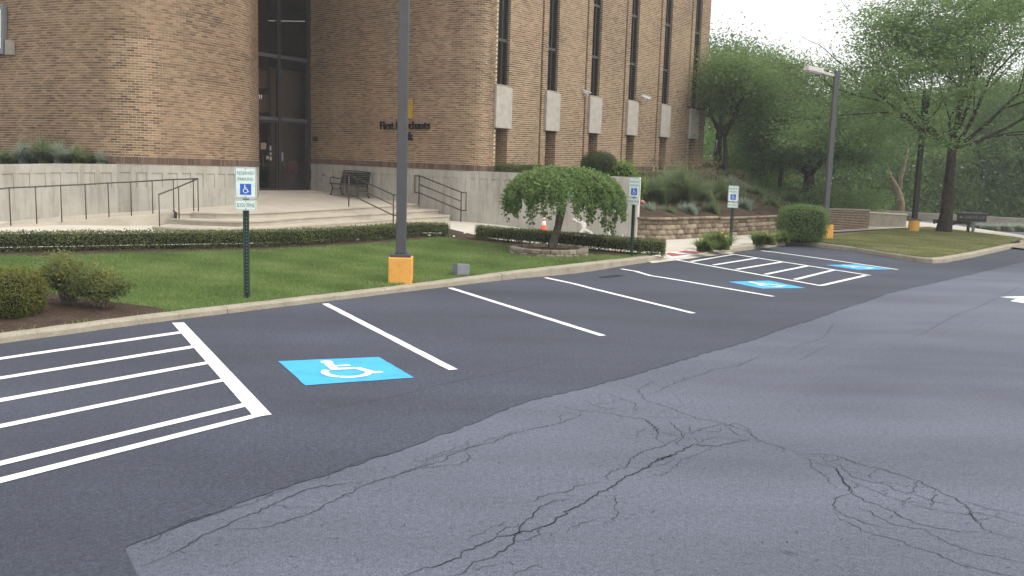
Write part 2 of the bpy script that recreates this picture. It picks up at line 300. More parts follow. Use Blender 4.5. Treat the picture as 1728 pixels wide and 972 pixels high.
def npmesh(name, V, Q, mat, parent=None, tint=None, smooth=False):
    """fast mesh: V (n,3), Q (m,k) all faces with k corners, tint per vertex"""
    V = np.asarray(V, dtype=np.float32); Q = np.asarray(Q, dtype=np.int32); k = Q.shape[1]
    me = bpy.data.meshes.new(name); me.vertices.add(len(V)); me.vertices.foreach_set('co', V.ravel())
    me.loops.add(Q.size); me.loops.foreach_set('vertex_index', Q.ravel())
    me.polygons.add(len(Q)); me.polygons.foreach_set('loop_start', np.arange(0, Q.size, k, dtype=np.int32))
    me.update(calc_edges=True)
    if tint is not None:
        a = me.attributes.new('tint', 'FLOAT', 'POINT'); a.data.foreach_set('value', np.asarray(tint, dtype=np.float32))
    if not smooth: me.shade_flat()
    return link(name, me, mat, parent, smooth)
def unit(n):
    d = rng.normal(size=(n, 3)); return d/np.linalg.norm(d, axis=1, keepdims=True)
def leafmesh(name, C, size, mat, parent=None, aspect=.55, droop=0.0, flat=0.0, tint=None, outward=None):
    """one rhombic leaf per centre"""
    C = np.asarray(C); n = len(C); a = unit(n)
    a[:, 2] = a[:, 2]*(1-flat) - droop; a /= np.linalg.norm(a, axis=1, keepdims=True)
    r = unit(n)
    if outward is not None: r = r*.75 + outward
    if flat: r[:, 2] += 2*flat
    b = np.cross(a, r); b /= np.linalg.norm(b, axis=1, keepdims=True)+1e-9
    s = size*(.65+.7*rng.random((n, 1)))
    V = np.stack([C-a*s*.5, C+b*s*aspect*.5+a*s*.05, C+a*s*.5, C-b*s*aspect*.5+a*s*.05], 1).reshape(-1, 3)
    Q = np.arange(4*n).reshape(-1, 4)
    if tint is None: tint = rng.random(n)
    return npmesh(name, V, Q, mat, parent, np.repeat(np.clip(tint, 0, 1), 4))
def toimg(T):
    r = np.asarray(T)-np.array([0, 0, EYE]); zc = r@np.array(fw); return 864+F*(r@np.array(rt2))/zc, 486-F*(r@np.array(up2))/zc
def vnoise(p, s, seed=0):
    """cheap smooth noise 0..1 on points (n,k)"""
    p = np.asarray(p)*s; r = np.random.default_rng(seed); o = np.zeros(len(p))
    for i in range(6):
        k = r.normal(size=p.shape[1]); o += np.sin(p@k*(1+.35*i)+r.random()*6.28)
    return np.clip(.5+o/6.5, 0, 1)
def sheet(name, poly, zf, mat, parent=None, res=None, kind=None, dz=0.0):
    """triangulated ground sheet from an outline in (u,v); z from zf; optionally gridded"""
    bm = bmesh.new(); vs = [bm.verts.new(W(u, v, 0)) for u, v in poly]
    f = bm.faces.new(vs); f.normal_update()
    if f.normal.z < 0: f.normal_flip()
    bmesh.ops.triangulate(bm, faces=[f])
    if res:
        us = [p[0] for p in poly]; vv = [p[1] for p in poly]
        for k in range(int(min(us)/res)+1, int(max(us)/res)+1):
            bmesh.ops.bisect_plane(bm, geom=bm.verts[:]+bm.edges[:]+bm.faces[:], plane_co=W(k*res, 0), plane_no=W(1, 0))
        for k in range(int(min(vv)/res)+1, int(max(vv)/res)+1):
            bmesh.ops.bisect_plane(bm, geom=bm.verts[:]+bm.edges[:]+bm.faces[:], plane_co=W(0, k*res), plane_no=W(0, 1))
    for q in bm.verts: q.co.z = zf(*uv(q.co))+dz
    me = bpy.data.meshes.new(name); bm.to_mesh(me); bm.free()
    o = link(name, me, mat, parent)
    if kind: o['kind'] = kind
    return o
def inpoly(pts, poly):
    x, y = pts[:, 0], pts[:, 1]; c = np.zeros(len(pts), bool); n = len(poly)
    for i in range(n):
        x0, y0 = poly[i]; x1, y1 = poly[(i+1) % n]
        hit = ((y0 > y) != (y1 > y)) & (x < (x1-x0)*(y-y0)/(y1-y0+1e-12)+x0); c ^= hit
    return c
def textmesh(s, size, ext=0.0, bold=0.0):
    cu = bpy.data.curves.new('t', 'FONT'); cu.body = s; cu.size = size; cu.extrude = ext; cu.align_x = 'CENTER'; cu.offset = bold; cu.resolution_u = 3
    o = bpy.data.objects.new('t', cu); COL.objects.link(o)
    dg = bpy.context.evaluated_depsgraph_get(); me = bpy.data.meshes.new_from_object(o.evaluated_get(dg))
    bpy.data.objects.remove(o); bpy.data.curves.remove(cu); me.materials.clear(); return me
def hedge_leaves(surf_pts, n_out, size, mat, parent, name='foliage', tint=None, jit=.03, **k):
    C = surf_pts + rng.normal(size=surf_pts.shape)*jit
    return leafmesh(name, C, size, mat, parent, outward=n_out, tint=tint, **k)
# ================================================================== SETTING
g = MB(); g.add([(-300, -150, -.08), (300, -150, -.08), (300, 450, -.08), (-300, 450, -.08)], [(0, 1, 2, 3)]); tag(g.build('ground', 'field'), kind='structure')
CURBV = 10.66
# --- asphalt: old lane and the freshly sealed strip of parking bays with a wandering edge
lane = sheet('asphalt_lane', [(-45, -45), (80, -45), (80, 5.2), (-45, 5.2)], lambda u, v: 0, 'lane', kind='structure')
seam = [(1728+70, 425), (1640, 463), (1500, 495), (1400, 530), (1250, 580), (1000, 652), (900, 675), (760, 730), (600, 785), (400, 850), (210, 925)]
spts = [uv(P(x, y, z=0)) for x, y in seam]
e = []
for (a, b) in zip(spts[:-1], spts[1:]):
    L = math.hypot(b[0]-a[0], b[1]-a[1]); n = max(2, int(L/.07))
    for i in range(n):
        t = i/n; e.append((a[0]+(b[0]-a[0])*t, a[1]+(b[1]-a[1])*t + .012*math.sin(a[0]*3+t*L*2.1)+random.uniform(-.022, .022)))
e += [spts[-1], (2.15, 4.1), (2.3, 3.6), (2.2, 3.0), (2.35, 1.5), (-14, 1.5)]
lot = sheet('asphalt_lot', [(-14, CURBV), (29, CURBV), (29, 5.6), (60, 5.6), (60, 4.4)]+e, lambda u, v: z_lot(u, v)+.005, 'lot', res=.5, kind='structure')
zl = lambda u, v: z_lot(u, v)+.005
sheet('asphalt_far_road', [(29.02, 5.6), (60, 5.6), (60, 12), (36, 15), (29.02, 12)], lambda u, v: .0, 'lane', kind='structure')
# --- painted markings (parts of the lot)
def onlot(x, y, dz=.005):
    p = P(x, y, zf=zl); u, v = uv(p); return Vector((p.x, p.y, zl(u, v)+dz))
def stripe(name, pxs, width, parent=lot, mat='white', dz=.005):
    """ribbon along pixel polyline, constant width in metres, slightly uneven edges"""
    pts = [onlot(*p, dz) for p in pxs]; q = []
    for a, b in zip(pts[:-1], pts[1:]):
        n = max(1, int((b-a).length/.22)); q += [a.lerp(b, i/n) for i in range(n)]
    q.append(pts[-1]); vs = []
    for i, p in enumerate(q):
        d = (q[min(i+1, len(q)-1)]-q[max(i-1, 0)]); d.z = 0; d.normalize(); s = Vector((-d.y, d.x, 0)); u, v = uv(p); z = zl(u, v)+dz
        for k in (-1, 1):
            o = p+s*k*(width/2+random.uniform(-.004, .004)); vs.append((o.x, o.y, z))
    mb = MB(); mb.add(vs, [(2*i, 2*i+2, 2*i+3, 2*i+1) for i in range(len(q)-1)]); return mb.build(name, mat, parent)
def quadpoly(name, pxs, mat, parent=lot, dz=.005, sub=1):
    mb = MB(); mb.add([onlot(*p, dz) for p in pxs], [tuple(range(len(pxs)))]); return mb.build(name, mat, parent)
S1 = [((549, 512.8), (765, 624.4)), ((759.5, 486.1), (1017, 566.9)), ((920.5, 468.8), (968, 479), (1000, 487.5), (1170.5, 529)),
      ((1048, 454), (1073, 458), (1098, 465.5), (1200, 482.5), (1305, 500.5)), ((1296, 424.2), (1400, 438.5), (1515, 455.2))]
for s in S1: stripe('stall_line', s, .105)
stripe('stall_line', [(1285, 423.2), (1301, 425.4)], .105)
quadpoly('hatch_edge_line', [(290.3, 545.3), (310.2, 544.6), (458.5, 700.5), (429, 704.8)], 'white', dz=.006)
for a, b, c, d in (((0, 603.9), (307.7, 558.9), (307.7, 563), (0, 607.7)), ((0, 636.4), (328, 583), (328, 587.6), (0, 641)), ((0, 673), (352, 610), (352, 614.7), (0, 679.4)),
                   ((0, 716.7), (381, 638.6), (381, 643.4), (0, 723.4)), ((0, 779), (414.5, 680), (414.5, 687), (0, 787)), ((0, 807), (434, 698.2), (442, 702.8), (0, 816.5))):
    ext = lambda p, q: (p[0]-220, p[1]-(q[1]-p[1])/(q[0]-p[0])*220)
    quadpoly('hatch_line', [ext(d, c), c, b, ext(a, b)], 'white')
for s in (((1138, 438.2), (1386, 482.6)), ((1218.7, 426.4), (1468, 465))): stripe('hatch_edge_line', s, .105, dz=.006)
for s in (((1166, 441.6), (1237, 429.6)), ((1204, 447.4), (1277, 435.8)), ((1243, 454.8), (1319, 442.3)), ((1291, 463.2), (1363, 448.8)), ((1341, 472), (1408, 455.6)), ((1386, 482), (1460, 465.2))):
    stripe('hatch_line', s, .11)
def isa_pieces():
    """wheelchair stencil in a unit square (s right, t down): list of polygons"""
    out = []
    def ribbon(pts, w):
        for a, b in zip(pts[:-1], pts[1:]):
            dx, dy = b[0]-a[0], b[1]-a[1]; L = math.hypot(dx, dy); nx, ny = -dy/L*w/2, dx/L*w/2
            out.append([(a[0]+nx, a[1]+ny), (b[0]+nx, b[1]+ny), (b[0]-nx, b[1]-ny), (a[0]-nx, a[1]-ny)])
    out.append([(.43+.062*math.cos(i*.4488), .15+.072*math.sin(i*.4488)) for i in range(14)])
    ribbon([(.425, .21), (.415, .505)], .085)
    ribbon([(.40, .475), (.612, .475)], .075); ribbon([(.47, .345), (.60, .345)], .06)
    ribbon([(.625, .46), (.72, .72)], .08); ribbon([(.70, .722), (.80, .685)], .065)
    cx, cy, ro, ri = .485, .625, .235, .165
    for f0, f1 in ((222, 128), (124, 8)):
        k = 9
        for i in range(k):
            a0 = math.radians(f0+(f1-f0)*i/k); a1 = math.radians(f0+(f1-f0)*(i+1)/k)
            out.append([(cx+ro*math.cos(a0), cy+ro*math.sin(a0)), (cx+ro*math.cos(a1), cy+ro*math.sin(a1)), (cx+ri*math.cos(a1), cy+ri*math.sin(a1)), (cx+ri*math.cos(a0), cy+ri*math.sin(a0))])
    return out
ISA = isa_pieces()
def isa_mark(c4):
    """blue square with white stencil on the lot; corners TL TR BR BL in world"""
    TL, TR, BR_, BL = c4
    st = lambda s, t: (TL*(1-s)+TR*s)*(1-t)+(BL*(1-s)+BR_*s)*t
    mb = MB(); n = 8
    ring = [(i/n, 0) for i in range(n)]+[(1, i/n) for i in range(n)]+[(1-i/n, 1) for i in range(n)]+[(0, 1-i/n) for i in range(n)]
    vs = [st(a+random.uniform(-.006, .006), b+random.uniform(-.006, .006)) for a, b in ring]
    mb.add(vs, [tuple(range(len(vs)-1, -1, -1))]); sq = mb.build('blue_square', 'blue', lot)
    mb = MB()
    for k, poly in enumerate(ISA):
        vs = [st(*p)+Vector((0, 0, .004+.0004*(k % 4))) for p in poly]; f = list(range(len(vs)))
        nn = (vs[1]-vs[0]).cross(vs[2]-vs[1]); f = f if nn.z > 0 else f[::-1]; mb.add(vs, [tuple(f)])
    mb.build('wheelchair_symbol', 'white', sq)
q1 = [onlot(*p) for p in ((470, 610), (640, 603), (698, 638), (515, 651))]
q2 = [onlot(*p) for p in ((1228.8, 475.8), (1298, 474), (1359, 486.3), (1286.5, 487.3))]
off = onlot(1393, 447.4)-q2[0]; q3 = [p+off for p in q2]
for q in (q1, q2, q3): isa_mark(q)
ar = [(1686.6, 500.9), (1760, 499), (1900, 500), (1900, 520), (1790, 514), (1728, 511.4), (1705, 508), (1716, 504)]
mb = MB(); vs = [P(x, y, z=.006) for x, y in ar]; mb.add(vs, [tuple(range(len(vs)-1, -1, -1))]); mb.build('lane_arrow', 'white', lane)
# --- cracks: dark jagged slits traced over the old asphalt
def crack(pxs, w, org=None, sc=1, parent=lane, zoff=.004):
    pts = [(x/sc+org[0], y/sc+org[1]) for x, y in pxs] if org else pxs
    g3 = [P(x, y, z=0) for x, y in pts]; q = []
    for a, b in zip(g3[:-1], g3[1:]):
        n = max(1, int((b-a).length/.03)); d = (b-a).normalized(); s = Vector((-d.y, d.x, 0))
        q += [a.lerp(b, i/n)+(s*random.gauss(0, .010) if i else s*0) for i in range(n)]
    q.append(g3[-1]); vs = []; n = len(q); ph = random.random()*6
    for i, p in enumerate(q):
        d = q[min(i+1, n-1)]-q[max(i-1, 0)]; d.normalize(); s = Vector((-d.y, d.x, 0)); t = i/max(1, n-1)
        ww = .56*w*(.3+.65*min(1, 6*t, 6*(1-t)))*(.6+.5*abs(math.sin(i*.37+ph))+.3*random.random())
        for k in (-.5, .5): o = p+s*k*ww; vs.append((o.x, o.y, zoff))
    mb = MB(); mb.add(vs, [(2*i, 2*i+1, 2*i+3, 2*i+2) for i in range(n-1)]); mb.build('crack', 'crack', parent)
Z6 = ((600, 600), 2.469); Z7 = ((1200, 480), 2.314)
for w, pts in ((.017, [(400, 930), (440, 912), (480, 875), (560, 845), (620, 815), (660, 785), (665, 745), (760, 722), (830, 695), (900, 640), (960, 610), (1010, 575), (1070, 545), (1110, 515), (1180, 485), (1250, 440), (1310, 415), (1380, 385), (1410, 370), (1440, 378), (1520, 378), (1570, 365), (1640, 350), (1690, 358)]),
    (.013, [(180, 930), (225, 912), (320, 885), (400, 855), (440, 830), (500, 795), (560, 775), (590, 755), (650, 750), (680, 740), (700, 700), (740, 660), (770, 630), (830, 605), (890, 598)]),
    (.008, [(590, 755), (600, 735), (650, 715), (700, 700)]), (.008, [(660, 775), (720, 770), (770, 745), (772, 725)]),
    (.009, [(740, 612), (760, 590), (830, 575), (890, 565), (910, 548), (960, 535), (1010, 530)]), (.006, [(470, 770), (520, 745), (590, 710), (640, 690)]),
    (.010, [(1110, 515), (1050, 520), (1045, 500), (1070, 480), (1130, 465), (1140, 435), (1190, 405), (1290, 375), (1340, 345), (1365, 340)]),
    (.010, [(150, 510), (220, 480), (300, 455), (370, 440), (380, 420), (460, 390), (500, 378), (560, 365), (640, 330), (700, 315), (770, 300), (840, 285), (930, 255), (950, 235)]),
    (.008, [(460, 390), (475, 420), (470, 440), (440, 455), (370, 460), (300, 465), (200, 490)]), (.007, [(480, 345), (465, 370), (420, 385), (350, 410), (280, 440), (240, 440), (250, 415)]),
    (.007, [(1080, 575), (1085, 610), (1095, 650), (1080, 690), (1030, 705)]), (.006, [(1190, 480), (1260, 460), (1310, 445), (1330, 425)]), (.006, [(870, 740), (930, 710), (1000, 680)]),
    (.007, [(660, 918), (720, 885), (780, 885)]), (.006, [(480, 890), (560, 880), (600, 870)]), (.006, [(250, 140), (330, 120)])):
    crack(pts, w, *Z6)
for w, pts in ((.010, [(190, 612), (250, 630), (300, 648)]),
    (.009, [(1240, -8), (1130, 48), (1080, 70), (1030, 95), (990, 105), (910, 145), (860, 175), (820, 195), (755, 225)]), (.007, [(860, 175), (800, 180), (740, 190), (640, 178), (500, 190)]),
    (.006, [(480, 140), (470, 165), (440, 210), (350, 235), (290, 268)]), (.006, [(500, 225), (430, 250), (350, 295), (190, 285), (60, 320)]), (.006, [(990, 105), (1060, 98), (1130, 110)]),
    (.006, [(920, 180), (890, 210)])):
    crack(pts, w, *Z7)
ZA, ZB, ZE = ((200, 740), 2.912), ((820, 600), 2.912), ((1330, 740), 3.53)
for w, pts in ((.012, [(130, 625), (200, 595), (300, 550), (380, 505), (400, 485), (470, 455), (560, 410), (650, 370), (760, 325), (850, 285), (900, 260), (980, 240), (1060, 230), (1130, 220), (1230, 212)]),
    (.010, [(540, 452), (650, 447), (760, 430), (830, 405), (940, 372), (990, 345), (1040, 315), (1100, 290), (1160, 260), (1230, 225), (1300, 200), (1350, 185), (1456, 150), (1540, 120)]), (.006, [(760, 330), (850, 345), (960, 338)]), (.006, [(300, 550), (345, 570)]), (.005, [(470, 625), (560, 628), (610, 600)])):
    crack(pts, w, *ZA)
for w, pts in ((.009, [(360, 245), (420, 265), (500, 275), (590, 285), (680, 300), (780, 315), (830, 350), (845, 380), (835, 405), (880, 440)]), (.013, [(790, 318), (830, 350), (847, 382)]), (.007, [(470, 220), (520, 240), (590, 265), (660, 262)]), (.008, [(600, 190), (670, 215), (730, 235), (735, 275), (700, 270)]),
    (.009, [(670, 140), (750, 170), (760, 190), (790, 225), (850, 240), (920, 265), (1000, 295), (1030, 310), (1130, 325), (1200, 345), (1250, 360), (1300, 385), (1345, 425)]), (.008, [(780, 195), (840, 180), (905, 145), (970, 120), (1060, 95), (1110, 70), (1190, 60), (1240, 50), (1340, 10)]),
    (.009, [(880, 320), (930, 345), (960, 385), (970, 400), (940, 425), (945, 440), (1010, 450)]), (.007, [(970, 400), (1030, 410), (1045, 430), (1130, 400), (1230, 410), (1340, 430)]), (.006, [(990, 345), (1000, 365), (975, 395)]), (.008, [(1000, 390), (1060, 360), (1140, 340), (1180, 345), (1230, 385), (1300, 410)]),
    (.007, [(1130, 325), (1180, 345), (1240, 335), (1290, 360), (1310, 390), (1345, 425)]), (.006, [(780, 300), (870, 310), (960, 305), (1030, 312)]), (.006, [(470, 295), (350, 275), (320, 270)]), (.006, [(355, 285), (365, 330)]), (.030, [(920, 490), (880, 500), (845, 522)]), (.006, [(1110, 455), (1040, 485), (960, 515), (920, 555), (870, 585), (760, 600)]),
    (.007, [(845, 375), (900, 385), (960, 400)]), (.006, [(740, 170), (820, 130), (790, 155)]), (.006, [(960, 100), (975, 115), (970, 125)]), (.006, [(520, 240), (600, 235), (680, 210)]), (.006, [(1030, 370), (1140, 375), (1160, 350)]), (.006, [(740, 410), (745, 375), (790, 360)])):
    crack(pts, w, *ZB)
for w, pts in ((.011, [(0, 65), (80, 95), (190, 92), (260, 102), (340, 120), (430, 155), (540, 180), (600, 200), (680, 222), (770, 252), (870, 300), (930, 335), (1000, 355), (1020, 380), (1060, 400), (1080, 445), (1120, 495), (1170, 545), (1220, 568), (1300, 585), (1420, 620)]), (.008, [(1020, 375), (1100, 390), (1160, 410), (1240, 430), (1320, 440), (1420, 465)]), (.007, [(80, 95), (130, 125), (135, 170), (190, 200), (240, 240), (280, 300)]),
    (.012, [(290, 180), (300, 210), (330, 260), (365, 300), (375, 325)]), (.010, [(130, 125), (190, 155), (290, 180), (300, 210), (330, 260), (365, 300), (375, 325), (420, 350), (480, 380), (600, 425), (660, 460), (720, 485), (790, 515), (880, 535), (980, 550), (1100, 558), (1220, 565)]), (.009, [(375, 330), (310, 345), (280, 375), (265, 400), (300, 435), (350, 465), (430, 495), (500, 515), (560, 530), (650, 548)]),
    (.008, [(300, 460), (320, 490), (400, 525), (470, 560), (540, 580), (620, 600), (690, 615), (750, 650), (840, 675), (920, 710), (1020, 750), (1130, 780), (1300, 815), (1420, 850)]), (.008, [(380, 385), (430, 420), (490, 435), (540, 470), (600, 505), (680, 525), (810, 540), (850, 575), (930, 610), (1040, 655), (1120, 680), (1200, 700), (1290, 720), (1420, 745)]),
    (.008, [(340, 180), (380, 230), (440, 245), (500, 262), (560, 268), (640, 310), (720, 330), (790, 345), (860, 370), (950, 395), (1060, 410)]), (.007, [(330, 235), (400, 265), (440, 285), (540, 320), (580, 345), (650, 365), (720, 380), (860, 395)]), (.007, [(500, 240), (490, 215), (545, 185)]), (.007, [(500, 245), (545, 270), (570, 258), (640, 268), (700, 285), (760, 285), (870, 300)]), (.007, [(770, 255), (765, 280), (740, 320), (700, 335)]), (.007, [(875, 305), (870, 345), (860, 375), (865, 425)]),
    (.008, [(700, 385), (850, 425), (920, 435), (1060, 455), (1140, 445), (1250, 475), (1320, 498), (1380, 505), (1420, 525)]), (.007, [(1240, 435), (1255, 465)]), (.006, [(200, 98), (210, 125), (260, 140), (300, 125), (290, 105)]), (.006, [(190, 155), (230, 140), (310, 160), (330, 185), (420, 210), (490, 225)]), (.006, [(680, 415), (700, 370), (730, 345)]), (.006, [(580, 475), (660, 462)]), (.006, [(400, 265), (420, 285), (360, 300)]), (.006, [(580, 345), (590, 310), (560, 300)]), (.006, [(1080, 450), (1130, 490), (1220, 478)])):
    crack(pts, w, *ZE)
crack([(230, 927), (258, 915), (272, 906), (300, 889), (317, 880), (344, 872), (372, 866), (392, 858), (416, 853), (470, 832), (500, 822)], .010, parent=lot, zoff=.008)
crack([(486, 814), (545, 812), (560, 800), (620, 775), (680, 762)], .006, parent=lot, zoff=.008)
# pits and hairline flecks in the worn surface: too small and many to pick apart
vs = []; fs = []
for k in range(2600):
    u, v = random.uniform(-1.5, 15), random.uniform(-4, 4.5); a = random.random()*6.28; l_ = random.uniform(.006, .022)*(1 if random.random() < .9 else 1.8); wd = random.uniform(.001, .0022); q = W(u, v, .0035); d = Vector((math.cos(a), math.sin(a), 0)); n_ = Vector((-d.y, d.x, 0)); b_ = n_*random.uniform(-.4, .4)*l_
    i0 = len(vs); vs += [q-d*l_-n_*wd, q-d*l_+n_*wd, q+b_-n_*wd, q+b_+n_*wd, q+d*l_-n_*wd*.5, q+d*l_+n_*wd*.5]; fs += [(i0, i0+2, i0+3, i0+1), (i0+2, i0+4, i0+5, i0+3)]
mb = MB(); mb.add(vs, fs); mb.build('surface_pits', 'crack', lane)['kind'] = 'stuff'
crack([(500, 702), (560, 688), (655, 673), (700, 661), (752, 648), (800, 638), (850, 630), (890, 620), (936, 610)], .008, parent=lot, zoff=.008)
crack([(690, 790), (740, 772), (820, 745), (870, 727)], .007, parent=lot, zoff=.008)
# --- storm drain by the curb
dr = empty('storm_drain', 'dark sunken storm drain grate against the curb in the lot', 'drain', loc=(0, 0, 0))
dc = uv(P(1032, 467, zf=zl)); 
mb = MB(); mb.add([W(dc[0]-.38, dc[1]-.11, zl(*dc)+.004), W(dc[0]+.38, dc[1]-.11, zl(*dc)+.004), W(dc[0]+.38, dc[1]+.11, zl(*dc)+.004), W(dc[0]-.38, dc[1]+.11, zl(*dc)+.004)], [(0, 1, 2, 3)]); mb.build('recess', 'dark', dr)
for k in range(9):
    c = W(dc[0]-.33+.083*k, dc[1], zl(*dc)+.008); mb = MB(); mb.obox(c, W(.016, 0), W(0, .105), (0, 0, .006)); mb.build('bar', 'lot', dr)
# --- curbs: cast lengths with narrow joints, rounded nose
def curb(name, pts, h=.15, w=.16, label=None, seglen=3.0, z0=-.12, fh=None):
    """pts in (u,v) along the road face, raised side to the left of travel; separate cast lengths"""
    root = bpy.data.objects.new(name, None); COL.objects.link(root); tag(root, kind='structure')
    P2 = [W(*p) for p in pts]; cum = [0]
    for a, b in zip(P2[:-1], P2[1:]): cum.append(cum[-1]+(b-a).length)
    def at(s):
        s = min(max(s, 0), cum[-1])
        for i in range(len(P2)-1):
            if s <= cum[i+1] or i == len(P2)-2:
                t = (s-cum[i])/(cum[i+1]-cum[i]); return P2[i].lerp(P2[i+1], t)
    def frame(s):
        d = (at(s+.15)-at(s-.15)).normalized(); return at(s), Vector((-d.y, d.x, 0))
    prof = [(0, z0), (0, h-.045), (.010, h-.018), (.035, h), (w, h+.004), (w, z0)]
    s = 0
    while s < cum[-1]-.05:
        e2 = min(s+seglen, cum[-1]); n = max(2, int((e2-s)/.25)); mb = MB(); vs = []
        for i in range(n+1):
            ss = s+(e2-s-.008)*i/n; p, nn = frame(ss); hh = (fh(ss, cum[-1]) if fh else 1)
            j = .006*math.sin(ss*5.3)+random.uniform(-.005, .005)
            vs += [p+nn*(x+(j if k < 4 else 0))+Vector((0, 0, (z*hh if z > 0 else z)+(random.uniform(-.004, .004) if z > 0 else 0))) for k, (x, z) in enumerate(prof)]
        k = len(prof)
        mb.add(vs, [(i*k+j, (i+1)*k+j, (i+1)*k+j+1, i*k+j+1) for i in range(n) for j in range(k-1)]+[tuple(range(k)), tuple(range(n*k+k-1, n*k-1, -1))])
        mb.build('curb_length', 'curb', root); s = e2
    return root
taper = lambda s, L: max(.06, min(1, (L-s)/.9))*(.64+.30*sst((s-17.5)/5))
curb('parking_curb', [(-8, 10.2), (-2, 10.3), (1, 10.4), (4, 10.52), (6, CURBV), (12, CURBV), (19.75, CURBV)], fh=taper)
tap2 = lambda s, L: max(.06, min(1, s/.9))
isl = [uv(P(x, y, z=0)) for x, y in ((1351, 413.9), (1440.7, 424.7), (1504, 435.5), (1545, 442), (1570, 445.0), (1591, 444.3), (1642, 435), (1708, 419.6))]
curb('walk_curb', [(22.4, CURBV-.1), (22.75, CURBV), (24.7, CURBV), (27.0, CURBV), (27.55, CURBV+.25)], fh=tap2)
isl_back = [uv(P(x, y, z=.15)) for x, y in ((1732, 409), (1726, 404), (1704, 401), (1646.5, 395), (1597, 388.5), (1537.8, 389), (1504.4, 389.9), (1446, 396.7), (1402, 400.4))]
curb('island_curb', [(27.7, 10.9)]+isl[:]+[isl_back[0], isl_back[1]], h=.14)
# --- lawn, beds, walk
hb = [uv(P(x, y, zf=z_lawn)) for x, y in ((-150, 430), (0, 426), (200, 422), (445, 419), (560, 413), (667, 404), (728, 399), (772, 400))]
lawn_poly = [(-7, 10.4), (-2, 10.46), (1, 10.55), (4, 10.68), (6, CURBV+.155), (19.4, CURBV+.155), (19.3, 11.05), (18.3, 11.1), (17.6, 11.7), (17.55, 13.6), (17.5, 15.2), (17.3, 16.2)]+hb[::-1][1:]+[(-7, 20)]
sheet('lawn', lawn_poly, z_lawn, 'soil', res=.6, kind='structure')
sheet('walkway', [(-8, 12), (17, 11.2), (18.3, 10.9), (18.75, 11.0), (19.0, 11.5), (22.6, 11.5), (22.75, CURBV+.12), (23.5, CURBV+.12), (27, CURBV+.12), (28, 11.1), (34, 11.6), (40, 11), (46, 10), (46, 14), (34, 15), (26, 15), (24.5, 26), (-8, 26)], z_walk, 'walk', res=1.0, kind='structure')
bed = [(u-.05, v-.28) for u, v in hb]+[(17.25, 16.1), (17.45, 15.1), (17.45, 13.0), (17.55, 11.55), (18.35, 11.0), (19.2, 11.0), (18.9, 12.2), (18.6, 15.4), (18.9, 17.9)]+[(u+.1, v+.62) for u, v in hb[::-1]]
sheet('mulch_bed', bed, z_lawn, 'mulch', res=.6, kind='structure', dz=.006)
bx = [uv(P(x, y, zf=z_lawn)) for x, y in ((288, 526), (262, 519), (205, 512), (140, 504), (60, 492), (-60, 480))]
sheet('shrub_bed', [(3.0, 10.64), (5.0, 10.76), (6, CURBV+.16)]+[bx[0]]+bx[1:]+[(2.6, 12.6), (1.5, 11.0)], z_lawn, 'mulch', res=.5, kind='structure', dz=.006)
isl_poly = [(27.75, 10.75)]+[(u+.14, v+.1) for u, v in isl[:3]]+[(u+.17, v+.14) for u, v in isl[3:5]]+[(u+.04, v+.17) for u, v in isl[5:]]+isl_back[1:]+[(29.0, 10.6)]
z_isl = lambda u, v: .145+.05*sst((u-25)/8)*sst((v-5)/3)
sheet('island_lawn', isl_poly, z_isl, 'soil', res=.8, kind='structure')
sheet('shrub_island_bed', [(27.0, CURBV+.17), (27.65, 10.85), (28.3, 10.6), (29.2, 10.5), (28.9, 11.35), (27.2, 11.4)], z_isl, 'mulch', kind='structure', dz=.05)
# red curb ramp with white border
zr = lambda u, v: .006+(z_walk(20.5, 11.5)-.006)*min(1, max(0, (v-10.48)/1.02))
def ramp_quad(name, pxs, mat, dz, parent):
    mb = MB(); vs = []
    for p in pxs: q = P(*p, zf=zr); vs.append((q.x, q.y, zr(*uv(q))+dz))
    mb.add(vs, [tuple(range(len(vs)))]); return mb.build(name, mat, parent)
rw = sheet('curb_ramp', [(18.4, 10.48), (22.95, 10.48), (22.7, 11.52), (18.9, 11.52)], zr, 'walk', res=.5, kind='structure')
ramp_quad('ramp_border', [(1132, 436.4), (1211, 425.3), (1164, 421.4), (1119.4, 427.6)], 'white', .005, rw)
ramp_quad('red_panel', [(1135.3, 433.4), (1159.8, 430.3), (1131, 426.7), (1120.6, 428.4)], 'red', .009, rw)
ramp_quad('red_panel', [(1172.7, 428.8), (1189.3, 426.7), (1156.9, 422.8), (1142.5, 425.6)], 'red', .009, rw)
